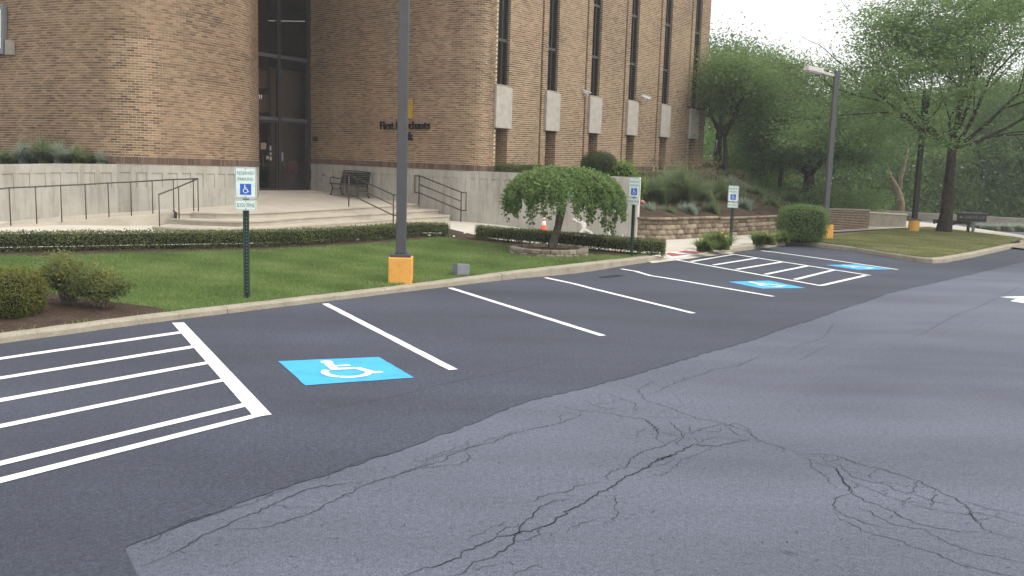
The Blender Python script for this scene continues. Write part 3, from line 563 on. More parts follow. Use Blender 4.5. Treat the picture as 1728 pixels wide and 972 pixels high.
# --- turf blades
def turf(name, poly, zf, n, mat, h, avoid=()):
    pu = np.array(poly); lo, hi = pu.min(0), pu.max(0)
    c = lo+(hi-lo)*rng.random((n, 2)); c = c[inpoly(c, poly)]
    for (cu, cv, r) in avoid: c = c[np.hypot(c[:, 0]-cu, c[:, 1]-cv) > r]
    for pl in (bed, [(3.0, 10.64), (5.0, 10.76), (6, CURBV+.16)]+bx+[(2.6, 12.6), (1.5, 11.0)]): c = c[~inpoly(c, pl)]
    k = len(c); X = UX*c[:, 0]-UY*c[:, 1]; Y = UY*c[:, 0]+UX*c[:, 1]; Z = np.array([zf(a, b) for a, b in c])-.005
    B = np.stack([X, Y, Z], 1); an = rng.random(k)*6.283; hh = h*(.5+.8*rng.random(k))*(.75+.5*vnoise(c, 1.4, 3))
    side = np.stack([np.cos(an), np.sin(an), 0*an], 1)*(.007+.006*rng.random((k, 1))); an2 = rng.random(k)*6.283
    tip = B+np.stack([np.cos(an2)*hh*.55, np.sin(an2)*hh*.55, hh], 1)
    V = np.stack([B-side, B+side, tip], 1).reshape(-1, 3)
    tn = np.clip(.62*vnoise(c, .9, 5)+.28*vnoise(c, 3.1, 8)+.25*rng.random(k)-.08, 0, 1)
    o = npmesh(name, V, np.arange(3*k).reshape(-1, 3), mat, None, np.repeat(tn, 3)); return o
ring_c = uv(P(926, 428, zf=z_lawn))
tag(turf('lawn_grass', lawn_poly, z_lawn, 420000, 'grassb', .055, [(ring_c[0], ring_c[1], .92)]), 'mown green lawn grass between the curb and the low hedge', 'grass', kind='stuff')
tag(turf('island_grass', isl_poly, z_isl, 160000, 'grassdry', .06), 'drier yellowish grass on the island under the big tree', 'grass', kind='stuff')
# ================================================================== BANK BUILDING
bank = empty('bank_building', 'brown brick bank with rounded corners, tall slot windows and a recessed glass entrance', 'building')
class Path:
    """plan polyline with arc length; outward normal to the right of travel (towards the camera)"""
    def __init__(s, pts, z=0.0):
        s.p = np.array([[q[0], q[1]] for q in pts], float); d = np.diff(s.p, axis=0); s.l = np.hypot(d[:, 0], d[:, 1]); s.c = np.concatenate([[0], np.cumsum(s.l)])
        s.z = np.array([q[2] if len(q) > 2 else z for q in pts], float)
    def at(s, t):
        return np.stack([np.interp(t, s.c, s.p[:, 0]), np.interp(t, s.c, s.p[:, 1])], -1)
    def zt(s, t): return np.interp(t, s.c, s.z)
    def nrm(s, t):
        e = .06; d = s.at(np.minimum(np.asarray(t)+e, s.c[-1]))-s.at(np.maximum(np.asarray(t)-e, 0)); d /= np.linalg.norm(d, axis=-1, keepdims=True)
        return np.stack([d[..., 1], -d[..., 0]], -1)
    def s_of_px(s, x, y):      # arc length where a pixel column's ray crosses the path
        r = ray(x, y); n = np.array([r.y, -r.x]); k = s.p@n
        for i in range(len(k)-1):
            if k[i]*k[i+1] <= 0: return s.c[i]+s.l[i]*k[i]/(k[i]-k[i+1])
def bez(a, b, c, n=40): return [tuple(np.array(a)*(1-t)**2+2*np.array(b)*t*(1-t)+np.array(c)*t*t) for t in np.linspace(0, 1, n)]
def smooth(pts, it=2):
    for _ in range(it):
        q = [pts[0]]
        for a, b in zip(pts[:-1], pts[1:]): q += [tuple(.75*np.array(a)+.25*np.array(b)), tuple(.25*np.array(a)+.75*np.array(b))]
        pts = q+[pts[-1]]
    return pts
def PX(x, y, d): p = P(x, y, d=d); return (p.x, p.y, p.z)
TOP = 10.0
# plan of the left tower, right tower and window facade
lt = [PX(-130, 278, 27.6), PX(-60, 278, 26.6), PX(0, 277, 25.8), PX(60, 277, 25.1), PX(120, 277, 24.6), PX(170, 277, 24.3), PX(210, 277, 24.2), PX(250, 277, 24.35), PX(300, 278, 24.9), PX(350, 278.5, 25.7), PX(400, 279.5, 26.8), PX(424, 280, 27.6), PX(431, 280.5, 28.6)]
lt = [(x, y, 1.97) for x, y, z in lt]; lt = smooth(lt, 3); lt += [(lt[-1][0]-.25, lt[-1][1]+1.3, 1.97), (-9.35, 31.3, 1.97)]
p1 = P(840.1, 215.7, d=28.86); p5 = P(1116.5, 231, d=37.8); fd = Vector((p5.x-p1.x, p5.y-p1.y, 0)); FL = fd.length/4; fd.normalize(); fn = Vector((fd.y, -fd.x, 0))
F0 = Vector((p1.x, p1.y, 0))-fn*.10                       # facade plane at left edge of first cast panel
SH = (p5.z-p1.z)/(4*FL)                                   # the courses climb very slightly along the facade
rj = PX(520, 274.5, 33.1); rA = PX(700, 284, 29.62)
f_start = F0-fd*.35; f_end = F0+fd*(5*FL+1.55)
ta = Vector((rA[0]-rj[0], rA[1]-rj[1])).normalized(); a0 = Vector((rA[0], rA[1])); b0 = f_start.to_2d(); b_d = fd.to_2d()
den = ta.x*b_d.y-ta.y*b_d.x; tt = ((b0-a0).x*b_d.y-(b0-a0).y*b_d.x)/den; ctl = a0+ta*tt
rt_pts = [(rj[0]-ta.x*.05, rj[1]-ta.y*.05, 2.13), (rA[0], rA[1], 2.06)]+[(q[0], q[1], 2.06-.04*i/39) for i, q in enumerate(bez((rA[0], rA[1]), (ctl.x, ctl.y), (f_start.x, f_start.y)))][1:]
_q = F0+fd*.02; rt_pts.append((_q.x, _q.y, 2.02)); _q = _q-fn*.45; rt_pts.append((_q.x+fd.x*.002, _q.y+fd.y*.002, 2.02))
LT = Path(lt); RT = Path(rt_pts)
CR = .0677; BL = .2032
def wallstrip(name, path, z1, mat, off=0.0, z0=None, n=None, parent=bank, dz0=0):
    t = np.unique(np.concatenate([path.c, np.linspace(0, path.c[-1], n or 40)])); q = path.at(t)+path.nrm(t)*off; zb = path.zt(t)+dz0 if z0 is None else np.full(len(t), z0)
    V = np.concatenate([np.column_stack([q, zb]), np.column_stack([q, np.full(len(t), z1)])]); m_ = len(t)
    Q = [(i, i+1, m_+i+1, m_+i) for i in range(m_-1)]
    return npmesh(name, V, Q, mat, parent)
def course_bricks(path, z1, off=.009, s0=0, s1=None, skip=0):
    """corner arrays of running-bond bricks: returns (N,8,3) and s,z centres"""
    s1 = path.c[-1] if s1 is None else s1; out = []; k = 0; zb = 0
    rows = int((z1-path.z.min())/CR)
    for r_ in range(rows):
        st = np.arange(s0-BL*(.5 if r_ % 2 else 0), s1, BL); a = np.maximum(st, s0); b = np.minimum(st+BL-.014, s1); ok = b-a > .03
        out.append(np.stack([a[ok], b[ok], np.full(ok.sum(), r_*CR+.0075+skip), np.full(ok.sum(), r_*CR+CR-.0075+skip)], 1))
    return np.concatenate(out)
def bricks_to_arrays(path, B, off):
    a, b = B[:, 0], B[:, 1]; pa, pb = path.at(a), path.at(b); na, nb = path.nrm(np.clip(a, 0, None)), path.nrm(b); za, zb = path.zt(a), path.zt(b); j = rng.normal(0, .0008, len(a))[:, None]
    C = lambda p, n, z, o: np.column_stack([p+n*o, z])
    V = np.stack([C(pa, na, za+B[:, 2], off+j), C(pb, nb, zb+B[:, 2], off+j), C(pb, nb, zb+B[:, 3], off+j), C(pa, na, za+B[:, 3], off+j),
                  C(pa, na, za+B[:, 2], -.014), C(pb, nb, zb+B[:, 2], -.014), C(pb, nb, zb+B[:, 3], -.014), C(pa, na, za+B[:, 3], -.014)], 1)
    return V
FQ = np.array([(0, 1, 2, 3), (4, 0, 3, 7), (1, 5, 6, 2), (3, 2, 6, 7), (4, 5, 1, 0)])
def brickmesh(name, V, mat='brick', parent=bank, clump=.35):
    n = len(V); Q = (np.arange(n)[:, None, None]*8+FQ[None]).reshape(-1, 4)
    t = rng.random(n); c = V[:, 0, :]; t = np.clip((1-clump)*t+clump*vnoise(c, 1.1, 4)+rng.normal(0, .05, n), 0, 1)
    o = npmesh(name, V.reshape(-1, 3), Q, mat, parent, np.repeat(t, 8)); o['kind'] = 'stuff'; return o
SOL = .19
# soldier course bricks and field bricks of both towers
def soldiers(path, parent=bank):
    st = np.arange(0, path.c[-1]-.1, .0677); B = np.stack([st, st+.058, np.full(len(st), .003), np.full(len(st), SOL)], 1)
    V = bricks_to_arrays(path, B, .020)
    o = brickmesh('soldier_course', V, 'soldier', parent, .2); return o
for nmn, path in (('left', LT), ('right', RT)):
    wallstrip('brick_wall', path, TOP, 'mortar', off=-.008, n=160); soldiers(path)
B = course_bricks(LT, TOP-.1, skip=SOL+.01); V = bricks_to_arrays(LT, B, .004)
near = V[:, :4].mean(1); pxs = []
rv = near-np.array([0, 0, EYE]); zc = rv@np.array(fw); ix = 864+F*(rv@np.array(rt2))/zc; iy = 486-F*(rv@np.array(up2))/zc
wid = np.abs((V[:, 1]-V[:, 0])@np.array(rt2))*F/zc; full = (B[:, 1]-B[:, 0]) > .18
vis = (ix > 185) & (ix < 300) & (iy > 60) & (iy < 272) & full
order = np.argsort(np.where(vis, -wid, 1e9)); pick = order[:300]; keep = np.ones(len(V), bool); keep[pick] = False
brickmesh('brick_field', V[keep])
bw = MB(); bw.box(-(BL-.014)/2, (BL-.014)/2, -.006, .0075, -(CR-.015)/2, (CR-.015)/2); proto = bw.build('brick', 'brick1', bank); first = True
for i in pick:
    o = proto if first else proto.copy()
    if not first: COL.objects.link(o); o.parent = bank
    first = False; d = V[i, 1]-V[i, 0]; c = V[i].mean(0); o.location = c; o.rotation_euler = (0, 0, math.atan2(d[1], d[0]))
    nrm_o = LT.nrm((B[i, 0]+B[i, 1])/2); ax = np.array([-math.sin(o.rotation_euler.z), math.cos(o.rotation_euler.z)])
    if ax@nrm_o < 0: o.rotation_euler.z += math.pi
    c2 = c[:2]+nrm_o*(-.003); o.location = (c2[0], c2[1], c[2])
B = course_bricks(RT, TOP-.1, skip=SOL+.01); brickmesh('brick_field', bricks_to_arrays(RT, B, .004))
# facade bays, slots, windows and cast panels
SLW, SLD, SLB = .62, .17, .45
zf0 = lambda s: 2.02+SH*s
def fpt(s, o=0.0): q = F0+fd*s+fn*o; return (q.x, q.y, zf0(s))
FT = lambda s: TOP+.05
edges = [(-.35, .02)]+[(i*FL+.02+SLW, (i+1)*FL+.02) for i in range(5)]+[(5*FL+.02+SLW, 5*FL+1.5)]
for k, (a, b) in enumerate(edges):
    if k == 0: continue
    pts = []
    if k > 0: pts += [fpt(a, -SLB), fpt(a, 0)]
    else: pts += [fpt(a, 0)]
    gro = b-.30
    if k == 0: pts += [fpt(b, 0)]
    elif k < 6: pts += [fpt(gro-.11, 0), fpt(gro-.10, -.07), fpt(gro, -.07), fpt(gro+.01, 0), fpt(b, 0), fpt(b+.001, -SLB)]
    else: pts += [fpt(b, 0), fpt(b+.001, -2.5)]
    pa = Path(pts); wallstrip('brick_wall', pa, FT(0), 'mortar', n=2); Vs = []
    for i in range(len(pts)-1):
        seg = Path([pts[i], pts[i+1]]); 
        if seg.c[-1] < .05: continue
        Bq = course_bricks(seg, FT(0)-.05, skip=SOL+.01)
        if len(Bq): Vs.append(bricks_to_arrays(seg, Bq, .004))
        if seg.c[-1] > .15: soldiers(seg)
    brickmesh('brick_field', np.concatenate(Vs))
rb = empty('dummy', 'x', 'x'); bpy.data.objects.remove(rb)
for i in range(6):
    s = i*FL+.02; zb = zf0(s)
    c = lambda ss, o, z: Vector(fpt(ss, o)[:2]+(z,))
    zp = p1.z+SH*(s); ph = 1.31
    mb = MB(); mb.hexa([c(s-.12, .10, zp), c(s+SLW+.10, .10, zp), c(s+SLW+.10, -.10, zp), c(s-.12, -.10, zp)], [c(s-.12, .10, zp+ph), c(s+SLW+.10, .10, zp+ph), c(s+SLW+.10, -.10, zp+ph), c(s-.12, -.10, zp+ph)]); mb.build('cast_panel', 'panel', bank, bevel=.012)
    mb = MB(); mb.hexa([c(s-.10, .06, zp+ph+.003), c(s+SLW+.08, .06, zp+ph+.003), c(s+SLW+.08, -.2, zp+ph+.003), c(s-.10, -.2, zp+ph+.003)], [c(s-.10, .06, zp+ph+.07), c(s+SLW+.08, .06, zp+ph+.07), c(s+SLW+.08, -.2, zp+ph+.09), c(s-.10, -.2, zp+ph+.09)]); mb.build('sill', 'farconc', bank)
    # recessed brick back below the panel
    seg = Path([fpt(s-.01, -SLB), fpt(s+SLW+.01, -SLB)]); wallstrip('brick_wall', seg, zp+.4, 'mortar', n=2)
    brickmesh('brick_field', bricks_to_arrays(seg, course_bricks(seg, zp+.3), .004))
    win = MB(); win.add([c(s, -SLD+.02, zp+ph), c(s+SLW, -SLD+.02, zp+ph), c(s+SLW, -SLD+.02, FT(0)), c(s, -SLD+.02, FT(0))], [(0, 1, 2, 3)]); wo_ = win.build('window', 'winglass', bank)
    fr = MB()
    for x0, x1 in ((0, .05), (SLW-.05, SLW), (SLW*.5-.02, SLW*.5+.02)): fr.hexa([c(s+x0, -SLD+.08, zp+ph), c(s+x1, -SLD+.08, zp+ph), c(s+x1, -SLD+.01, zp+ph), c(s+x0, -SLD+.01, zp+ph)], [c(s+x0, -SLD+.08, FT(0)), c(s+x1, -SLD+.08, FT(0)), c(s+x1, -SLD+.01, FT(0)), c(s+x0, -SLD+.01, FT(0))])
    fr.build('frame', 'bronze', wo_)
    for zz in (zp+ph+1.45, zp+ph+3.3):
        tb = MB(); tb.hexa([c(s+.051, -SLD+.075, zz), c(s+SLW-.051, -SLD+.075, zz), c(s+SLW-.051, -SLD+.015, zz), c(s+.051, -SLD+.015, zz)], [c(s+.051, -SLD+.075, zz+.09), c(s+SLW-.051, -SLD+.075, zz+.09), c(s+SLW-.051, -SLD+.015, zz+.09), c(s+.051, -SLD+.015, zz+.09)]); tb.build('crossbar', 'pole', wo_)
    bk = MB(); bk.hexa([c(s+.01, -SLD-.10, zp+.5), c(s+SLW-.01, -SLD-.10, zp+.5), c(s+SLW-.01, -SLD-.14, zp+.5), c(s+.01, -SLD-.14, zp+.5)], [c(s+.01, -SLD-.10, FT(0)), c(s+SLW-.01, -SLD-.10, FT(0)), c(s+SLW-.01, -SLD-.14, FT(0)), c(s+.01, -SLD-.14, FT(0))]); bk.build('pale_backing', 'lamp', bank)  # pale sheet added behind the glass, its tone stands in for reflected sky
# stair tower closing the far end, a little lower than the facade
e0 = F0+fd*(5*FL+1.5)-fn*.9
tw = [(e0.x, e0.y, 2.2), ((e0+fd*.75).x, (e0+fd*.75).y, 2.2), ((e0+fd*1.05-fn*.35).x, (e0+fd*1.05-fn*.35).y, 2.2), ((e0+fd*1.05-fn*4).x, (e0+fd*1.05-fn*4).y, 2.2)]
ET = Path(tw); wallstrip('brick_wall', ET, 9.1, 'mortar', n=4); brickmesh('brick_field', bricks_to_arrays(ET, course_bricks(ET, 9.05), .004))
# roof slab, hidden sides
def xy(p): return (p[0], p[1])
back = [xy(e0+fd*1.05-fn*12), (-24, 52), xy(lt[0])]
out = [xy(q) for q in lt[:-2]]+[xy(q) for q in rt_pts[1:-1]]+[xy(f_end), xy(e0+fd*.2)]+back[:2]
mb = MB(); mb.prism(out, TOP+.02, TOP+.25); mb.build('roof', 'farconc', bank)
mb = MB()
for a, b in ((xy(lt[0]), (-24, 52)), ((-24, 52), back[0]), (back[0], xy(e0+fd*1.05-fn*4))): mb.add([(*a, .5), (*b, .5), (*b, TOP), (*a, TOP)], [(0, 1, 2, 3)])
mb.build('rear_wall', 'soldier', bank)
cp = MB()
for pa in (LT, RT): pass
# concrete plinth under the towers with sunken square panels in its band
def plinth(name, path, zb, ztop_off, panels, parent, mat='conc', pitch=.42, pw=.29, s0=.1, s1=None, thick=0):
    """wall whose face carries recessed squares: zf between z-.68 and z-.28 below the top"""
    s1 = path.c[-1] if s1 is None else s1; t = [0.0]; flag = []
    s = s0
    while s+pitch < s1:
        t += [s, s+.004, s+pw-.004, s+pw]; s += pitch
    t = np.array(sorted(set([x for x in t if x < path.c[-1]-.02]+[path.c[-1]])))
    extra = np.linspace(0, path.c[-1], 50); t = np.unique(np.round(np.concatenate([t, extra]), 4))
    def inset(x): 
        r_ = (x-s0) % pitch; return panels and s0 <= x < s1-pitch*.3 and .002 <= r_ <= pw-.002
    q = path.at(t); nr = path.nrm(t); zt = path.zt(t)+ztop_off; rec = np.array([.022 if inset(x) else 0 for x in t])
    rows = [(zb, 0, None), (-.64, 0, 1), (-.636, 1, 1), (-.234, 1, 1), (-.23, 0, 1), (0, 0, 1)]
    V = []
    for zz, use, rel in rows:
        z_ = np.full(len(t), zz) if rel is None else zt+zz
        V.append(np.column_stack([q-nr*(rec*use)[:, None], z_]))
    if thick: V.append(np.column_stack([q-nr*thick, zt])); V.append(np.column_stack([q-nr*thick, np.full(len(t), zb)]))
    else: V.append(np.column_stack([q-nr*.3, zt]))
    m_ = len(t); V = np.concatenate(V); k = len(V)//m_; Q = [(r_*m_+i, r_*m_+i+1, (r_+1)*m_+i+1, (r_+1)*m_+i) for r_ in range(k-1) for i in range(m_-1)]
    return npmesh(name, V, Q, mat, parent)
sA = LT.s_of_px(196, 300)
LTb = Path([tuple(q)+(z,) for q, z in zip(LT.at(np.linspace(sA, LT.c[-1], 60)), LT.zt(np.linspace(sA, LT.c[-1], 60)))])
plinth('plinth', LTb, -.05, 0, True, bank)
sB = RT.s_of_px(788, 300)
RTb = Path([tuple(q)+(z,) for q, z in zip(RT.at(np.linspace(0, RT.c[-1], 60)), RT.zt(np.linspace(0, RT.c[-1], 60)))])
plinth('plinth', RTb, -.05, 0, True, bank, s1=sB)
plinth('plinth', Path([fpt(-.35, 0), fpt(5*FL+1.5, 0)]), .5, 0, False, bank)
# storefront between the towers
sR = P(519, 320, d=33.0); sL_ = P(434, 319.4, d=31.2); sR.z = sL_.z = 1.14
sd_ = Vector((sR.x-sL_.x, sR.y-sL_.y, 0)).normalized(); sn = Vector((sd_.y, -sd_.x, 0)); SW = (sR-sL_).length
def sf(s, o, z): q = sL_+sd_*s+sn*o; return Vector((q.x, q.y, z))
MID = SW*.42
ent = MB()
for x0, x1 in ((-.06, .02), (MID-.07, MID+.05), (SW-.06, SW+.16)):
    ent.hexa([sf(x0, .09, .95), sf(x1, .09, .95), sf(x1, -.06, .95), sf(x0, -.06, .95)], [sf(x0, .09, TOP), sf(x1, .09, TOP), sf(x1, -.06, TOP), sf(x0, -.06, TOP)])
ent.build('entrance_frame', 'bronze', bank)
zs = [P(468, 204, d=32).z, P(468, 99, d=32).z, 8.2]
for z_ in zs:
    mb = MB(); mb.hexa([sf(.021, .07, z_), sf(SW-.061, .07, z_), sf(SW-.061, -.05, z_), sf(.021, -.05, z_)], [sf(.021, .07, z_+.12), sf(SW-.061, .07, z_+.12), sf(SW-.061, -.05, z_+.12), sf(.021, -.05, z_+.12)]); mb.build('transom', 'pole', bank)
for a, b in ((.021, MID-.071), (MID+.051, SW-.061)):
    for z0_, z1_ in ((zs[0]+.12, zs[1]), (zs[1]+.12, zs[2]), (zs[2]+.12, TOP)):
        mb = MB(); mb.add([sf(a, 0, z0_), sf(b, 0, z0_), sf(b, 0, z1_), sf(a, 0, z1_)], [(0, 1, 2, 3)]); mb.build('pane', 'glass', bank)
    dl = MB(); dl.add([sf(a+.07, .01, 1.22), sf(b-.07, .01, 1.22), sf(b-.07, .01, zs[0]-.09), sf(a+.07, .01, zs[0]-.09)], [(0, 1, 2, 3)]); door = dl.build('door', 'glass', bank)
    fr = MB()
    for x0, x1, z0_, z1_ in ((a+.003, a+.069, 1.02, zs[0]-.003), (b-.069, b-.003, 1.02, zs[0]-.003), (a+.07, b-.07, zs[0]-.09, zs[0]-.003), (a+.07, b-.07, 1.02, 1.22)):
        fr.hexa([sf(x0, .04, z0_), sf(x1, .04, z0_), sf(x1, -.02, z0_), sf(x0, -.02, z0_)], [sf(x0, .04, z1_), sf(x1, .04, z1_), sf(x1, -.02, z1_), sf(x0, -.02, z1_)])
    fr.build('door_frame', 'bronze', door)
    h = MB(); xx = a+.16; h.path([sf(xx, .045, 1.95), sf(xx, .1, 1.97), sf(xx, .1, 2.35), sf(xx, .045, 2.37)], .016); h.build('handle', 'pole', door)
def note(px0, px1, mat, name='notice', d=31.9):
    a = P(px0[0], px0[1], d=d); b = P(px1[0], px1[1], d=d); A_ = (a-sL_).dot(sd_); B_ = (b-sL_).dot(sd_)
    # slide onto the storefront plane along each ray
    def hit(x, y):
        r = ray(x, y); O = Vector((0, 0, EYE)); t = (sL_+sn*.05-O).dot(sn)/r.dot(sn); return O+r*t
    mb = MB(); mb.add([hit(px0[0], px1[1]), hit(px1[0], px1[1]), hit(px1[0], px0[1]), hit(px0[0], px0[1])], [(0, 1, 2, 3)]); return mb.build(name, mat, bank)
note((440, 241), (449, 252), 'paperbrown'); note((455, 246), (458, 254), 'paper'); note((455, 257), (458.5, 262), 'paper'); note((449, 263), (454, 269), 'paper'); note((455, 264), (459, 271), 'paper')
note((473, 257), (478, 272), 'paper'); note((484, 272), (502, 293), 'paperred')
# interior seen through the glass
mb = MB(); mb.add([sf(-4, -.3, 1.13), sf(4, -.3, 1.13), sf(4, -6, 1.13), sf(-4, -6, 1.13)], [(0, 1, 2, 3)]); mb.build('lobby_floor', 'beige', bank)
mb = MB(); mb.add([sf(-4, -4.5, 1.1), sf(4, -4.5, 1.1), sf(4, -4.5, TOP), sf(-4, -4.5, TOP)], [(0, 1, 2, 3)]); mb.build('lobby_wall', 'dim', bank)
for z0_, z1_, o in ((3.9, 4.5, -.6), (4.75, 5.4, -.7)):
    mb = MB(); mb.hexa([sf(-1.2, o, z0_), sf(1.0, o, z0_), sf(1.0, o-.3, z0_), sf(-1.2, o-.3, z0_)], [sf(-1.2, o, z1_), sf(1.0, o, z1_), sf(1.0, o-.3, z1_), sf(-1.2, o-.3, z1_)]); mb.build('balcony_front', 'beige', bank)
mb = MB(); mb.hexa([sf(1.15, -.7, 1.14), sf(3.0, -.7, 1.14), sf(3.0, -.9, 1.14), sf(1.15, -.9, 1.14)], [sf(1.15, -.7, 5.5), sf(3, -.7, 5.5), sf(3, -.9, 5.5), sf(1.15, -.9, 5.5)]); mb.build('inner_wall', 'beige', bank)
# wall lettering and emblem on the curved wall right of the door
def walltext(s, size, px, py, ext=.025, mat='black', name='sign_letters'):
    me = textmesh(s, size, ext, .006); sc = RT.s_of_px(px, py); pz = P(px, py, d=float(np.hypot(*RT.at(sc))) if False else RT.at(sc)[1]).z
    vs = np.array([v.co for v in me.vertices]); t = sc+vs[:, 0]; q = RT.at(t)+RT.nrm(t)*(.03+vs[:, 2])[:, None]
    for v, a, z in zip(me.vertices, q, pz+vs[:, 1]): v.co = (a[0], a[1], z)
    me.update(); return link(name, me, mat, bank)
walltext('First Merchants', .375, 683, 218); walltext('Bank', .375, 684, 236)
def wallpoly(name, pxs, mat, o0=.02, o1=.06):
    pts = []
    for x, y in pxs:
        s = RT.s_of_px(x, y); q = RT.at(s); n_ = RT.nrm(s); z_ = P(x, y, d=q[1]).z; pts.append((q, n_, z_))
    n = len(pts); vs = [(*(q+n_*o0), z_) for q, n_, z_ in pts]+[(*(q+n_*o1), z_) for q, n_, z_ in pts]
    mb = MB(); mb.add(vs, [tuple(range(n)), tuple(range(2*n-1, n-1, -1))]+[(i, (i+1) % n, n+(i+1) % n, n+i) for i in range(n)]); return mb.build(name, mat, bank)
wallpoly('emblem', [(672, 200), (680, 200), (680, 178), (689, 178), (689, 200), (697, 200), (698, 178), (694, 176), (672, 176)], 'gold')
wallpoly('emblem', [(671, 174.5), (698, 175.5), (697, 169), (692, 168), (676, 168), (672, 170)], 'gold')
wallpoly('wall_fixture', [(530.5, 231), (536, 231), (536, 238), (530.5, 238)], 'dark', .0, .09)
wallpoly('outlet_box', [(545, 292.5), (549, 292.8), (549, 297.5), (545, 297.2)], 'graybox', .0, .06)
# street number on the glass, partly hidden by the tower
me = textmesh('101', .22, .01); a_ = P(436, 167, d=31.2)
for v in me.vertices: q = sf(.02+v.co.x, .10-v.co.z, a_.z+v.co.y); v.co = q
link('street_number', me, 'screen', bank)
# ================================================================== PLAZA, STEPS, RAMP, PLANTER WALLS
zT = lambda x: .80+.10*(x-323)/(717-323)
def line3(pxs, dz): return [P(x, y, z=zT(x)+dz) for x, y in pxs]
T1 = line3([(299, 358.6), (323, 357.8), (365, 358.8), (411, 358.9), (460, 357.2), (510, 354.6), (560, 351.8), (611, 349), (654, 346.6), (688.8, 344.6), (719, 343.8)], 0)
T2 = line3([(283, 368.3), (291, 368.7), (340, 371.6), (411, 373.3), (460, 370.8), (510, 366.6), (560, 363.8), (611, 361), (663, 358), (700, 356), (741, 353.6)], -.15)
T3 = line3([(257, 382), (320, 385.2), (411, 385.4), (460, 383.2), (510, 379.8), (560, 376.4), (611, 373), (663, 369.4), (700, 366.6), (760, 363)], -.30)
st = empty('entrance_steps', 'three broad curved concrete steps leading up to the bank door', 'steps')
def stepmesh(name, edge, back_edge, dz_h):
    """solid tread: front edge polyline, reaching under the step behind"""
    n = len(edge); m_ = len(back_edge); mb = MB()
    top = [Vector(p) for p in edge]; bk = [Vector((back_edge[min(m_-1, round(i*(m_-1)/(n-1)))].x, back_edge[min(m_-1, round(i*(m_-1)/(n-1)))].y, top[i].z)) for i in range(n)]
    bk = [b+(b-t_).normalized()*.15 for b, t_ in zip(bk, top)]
    for b, t_ in zip(bk, top): b.z = t_.z
    nose = [t_ for t_ in top]; low = [Vector((t_.x, t_.y, t_.z-dz_h)) for t_ in top]
    mid = [t_+(b-t_).normalized()*.045 for t_, b in zip(top, bk)]; mid = [Vector((q.x, q.y, t_.z-.045)) for q, t_ in zip(mid, top)]; nz = [Vector((t_.x, t_.y, t_.z-.04)) for t_ in top]
    low = [Vector((q.x, q.y, t_.z-dz_h)) for q, t_ in zip(mid, top)]; lob = [Vector((b.x, b.y, t_.z-dz_h)) for b, t_ in zip(bk, top)]
    rows = [lob, low, mid, nz, nose, bk]; vs = [q for r_ in rows for q in r_]; k = len(rows)
    fs = [(r_*n+i, r_*n+i+1, ((r_+1) % k)*n+i+1, ((r_+1) % k)*n+i) for r_ in range(k) for i in range(n-1)]
    fs += [tuple(r_*n for r_ in range(k)), tuple(r_*n+n-1 for r_ in range(k-1, -1, -1))]
    mb.add(vs, fs); return mb.build(name, 'step', st)
stepmesh('step', T2, T1, .2); stepmesh('step', T3, T2, .35)
# plaza slab
def rtp(x, y, dz=0): s = RT.s_of_px(x, y); q = RT.at(s); return Vector((q[0], q[1], P(x, y, d=q[1]).z))
def ltp(x, y): s = LT.s_of_px(x, y); q = LT.at(s); return Vector((q[0], q[1], P(x, y, d=q[1]).z))
pl = T1+[rtp(717, 343.4), rtp(654, 337), rtp(600, 331), rtp(560, 325.6), rtp(530, 321)]+[sf(SW+.1, -.02, 1.14), sf(-.3, -.02, 1.13), Vector((LT.p[-1][0], LT.p[-1][1]-.4, 1.08))]+[ltp(425, 343.5), ltp(400, 345), ltp(350, 349), ltp(300, 353), P(287, 352, z=.76)]
bm = bmesh.new(); vv = [bm.verts.new(p) for p in pl]; fc = bm.faces.new(vv); fc.normal_update()
if fc.normal.z < 0: fc.normal_flip()
bmesh.ops.triangulate(bm, faces=[fc]); me = bpy.data.meshes.new('plaza'); bm.to_mesh(me); bm.free(); tag(link('plaza', me, 'step'), kind='structure')
n = len(T1); mb = MB(); lo = [Vector((p.x, p.y, p.z-.04)) for p in T1]; inn = [Vector((p.x-.02, p.y+.04, p.z-.041)) for p in T1]; lo2 = [Vector((p.x-.02, p.y+.04, p.z-.2)) for p in T1]
mb.add(T1+lo+inn+lo2, [(a*n+i, (a+1)*n+i, (a+1)*n+i+1, a*n+i+1) for a in range(3) for i in range(n-1)]); mb.build('step', 'step', st)
# ramp beside the left wall
ro = [(-140, 397, .36), (-60, 389.5, .41), (0, 383.6, .45), (107, 373.6, .53), (219, 367, .64), (293.6, 358.4, .76)]
ri = [(-140, 388, .36), (-60, 380.5, .41), (0, 374.5, .45), (107, 365, .54), (219, 357, .655), (300, 351, .77)]
RO = [P(x, y, z=z) for x, y, z in ro]; RI = [P(x, y, z=z)+Vector((-.02, .06, 0)) for x, y, z in ri]
mb = MB(); n = len(RO); low = [Vector((p.x, p.y, .05)) for p in RO]
mb.add(RI+RO+low+[Vector((RO[-1].x+.15, RO[-1].y+.9, .05)), Vector((RO[-1].x+.15, RO[-1].y+.9, .79))], [(i, n+i, n+i+1, i+1) for i in range(n-1)]+[(n+i, 2*n+i, 2*n+i+1, n+i+1) for i in range(n-1)]+[(2*n-1, 3*n-1, 3*n, 3*n+1)])
tag(mb.build('access_ramp', 'step'), 'concrete wheelchair ramp rising along the panelled wall', 'ramp')
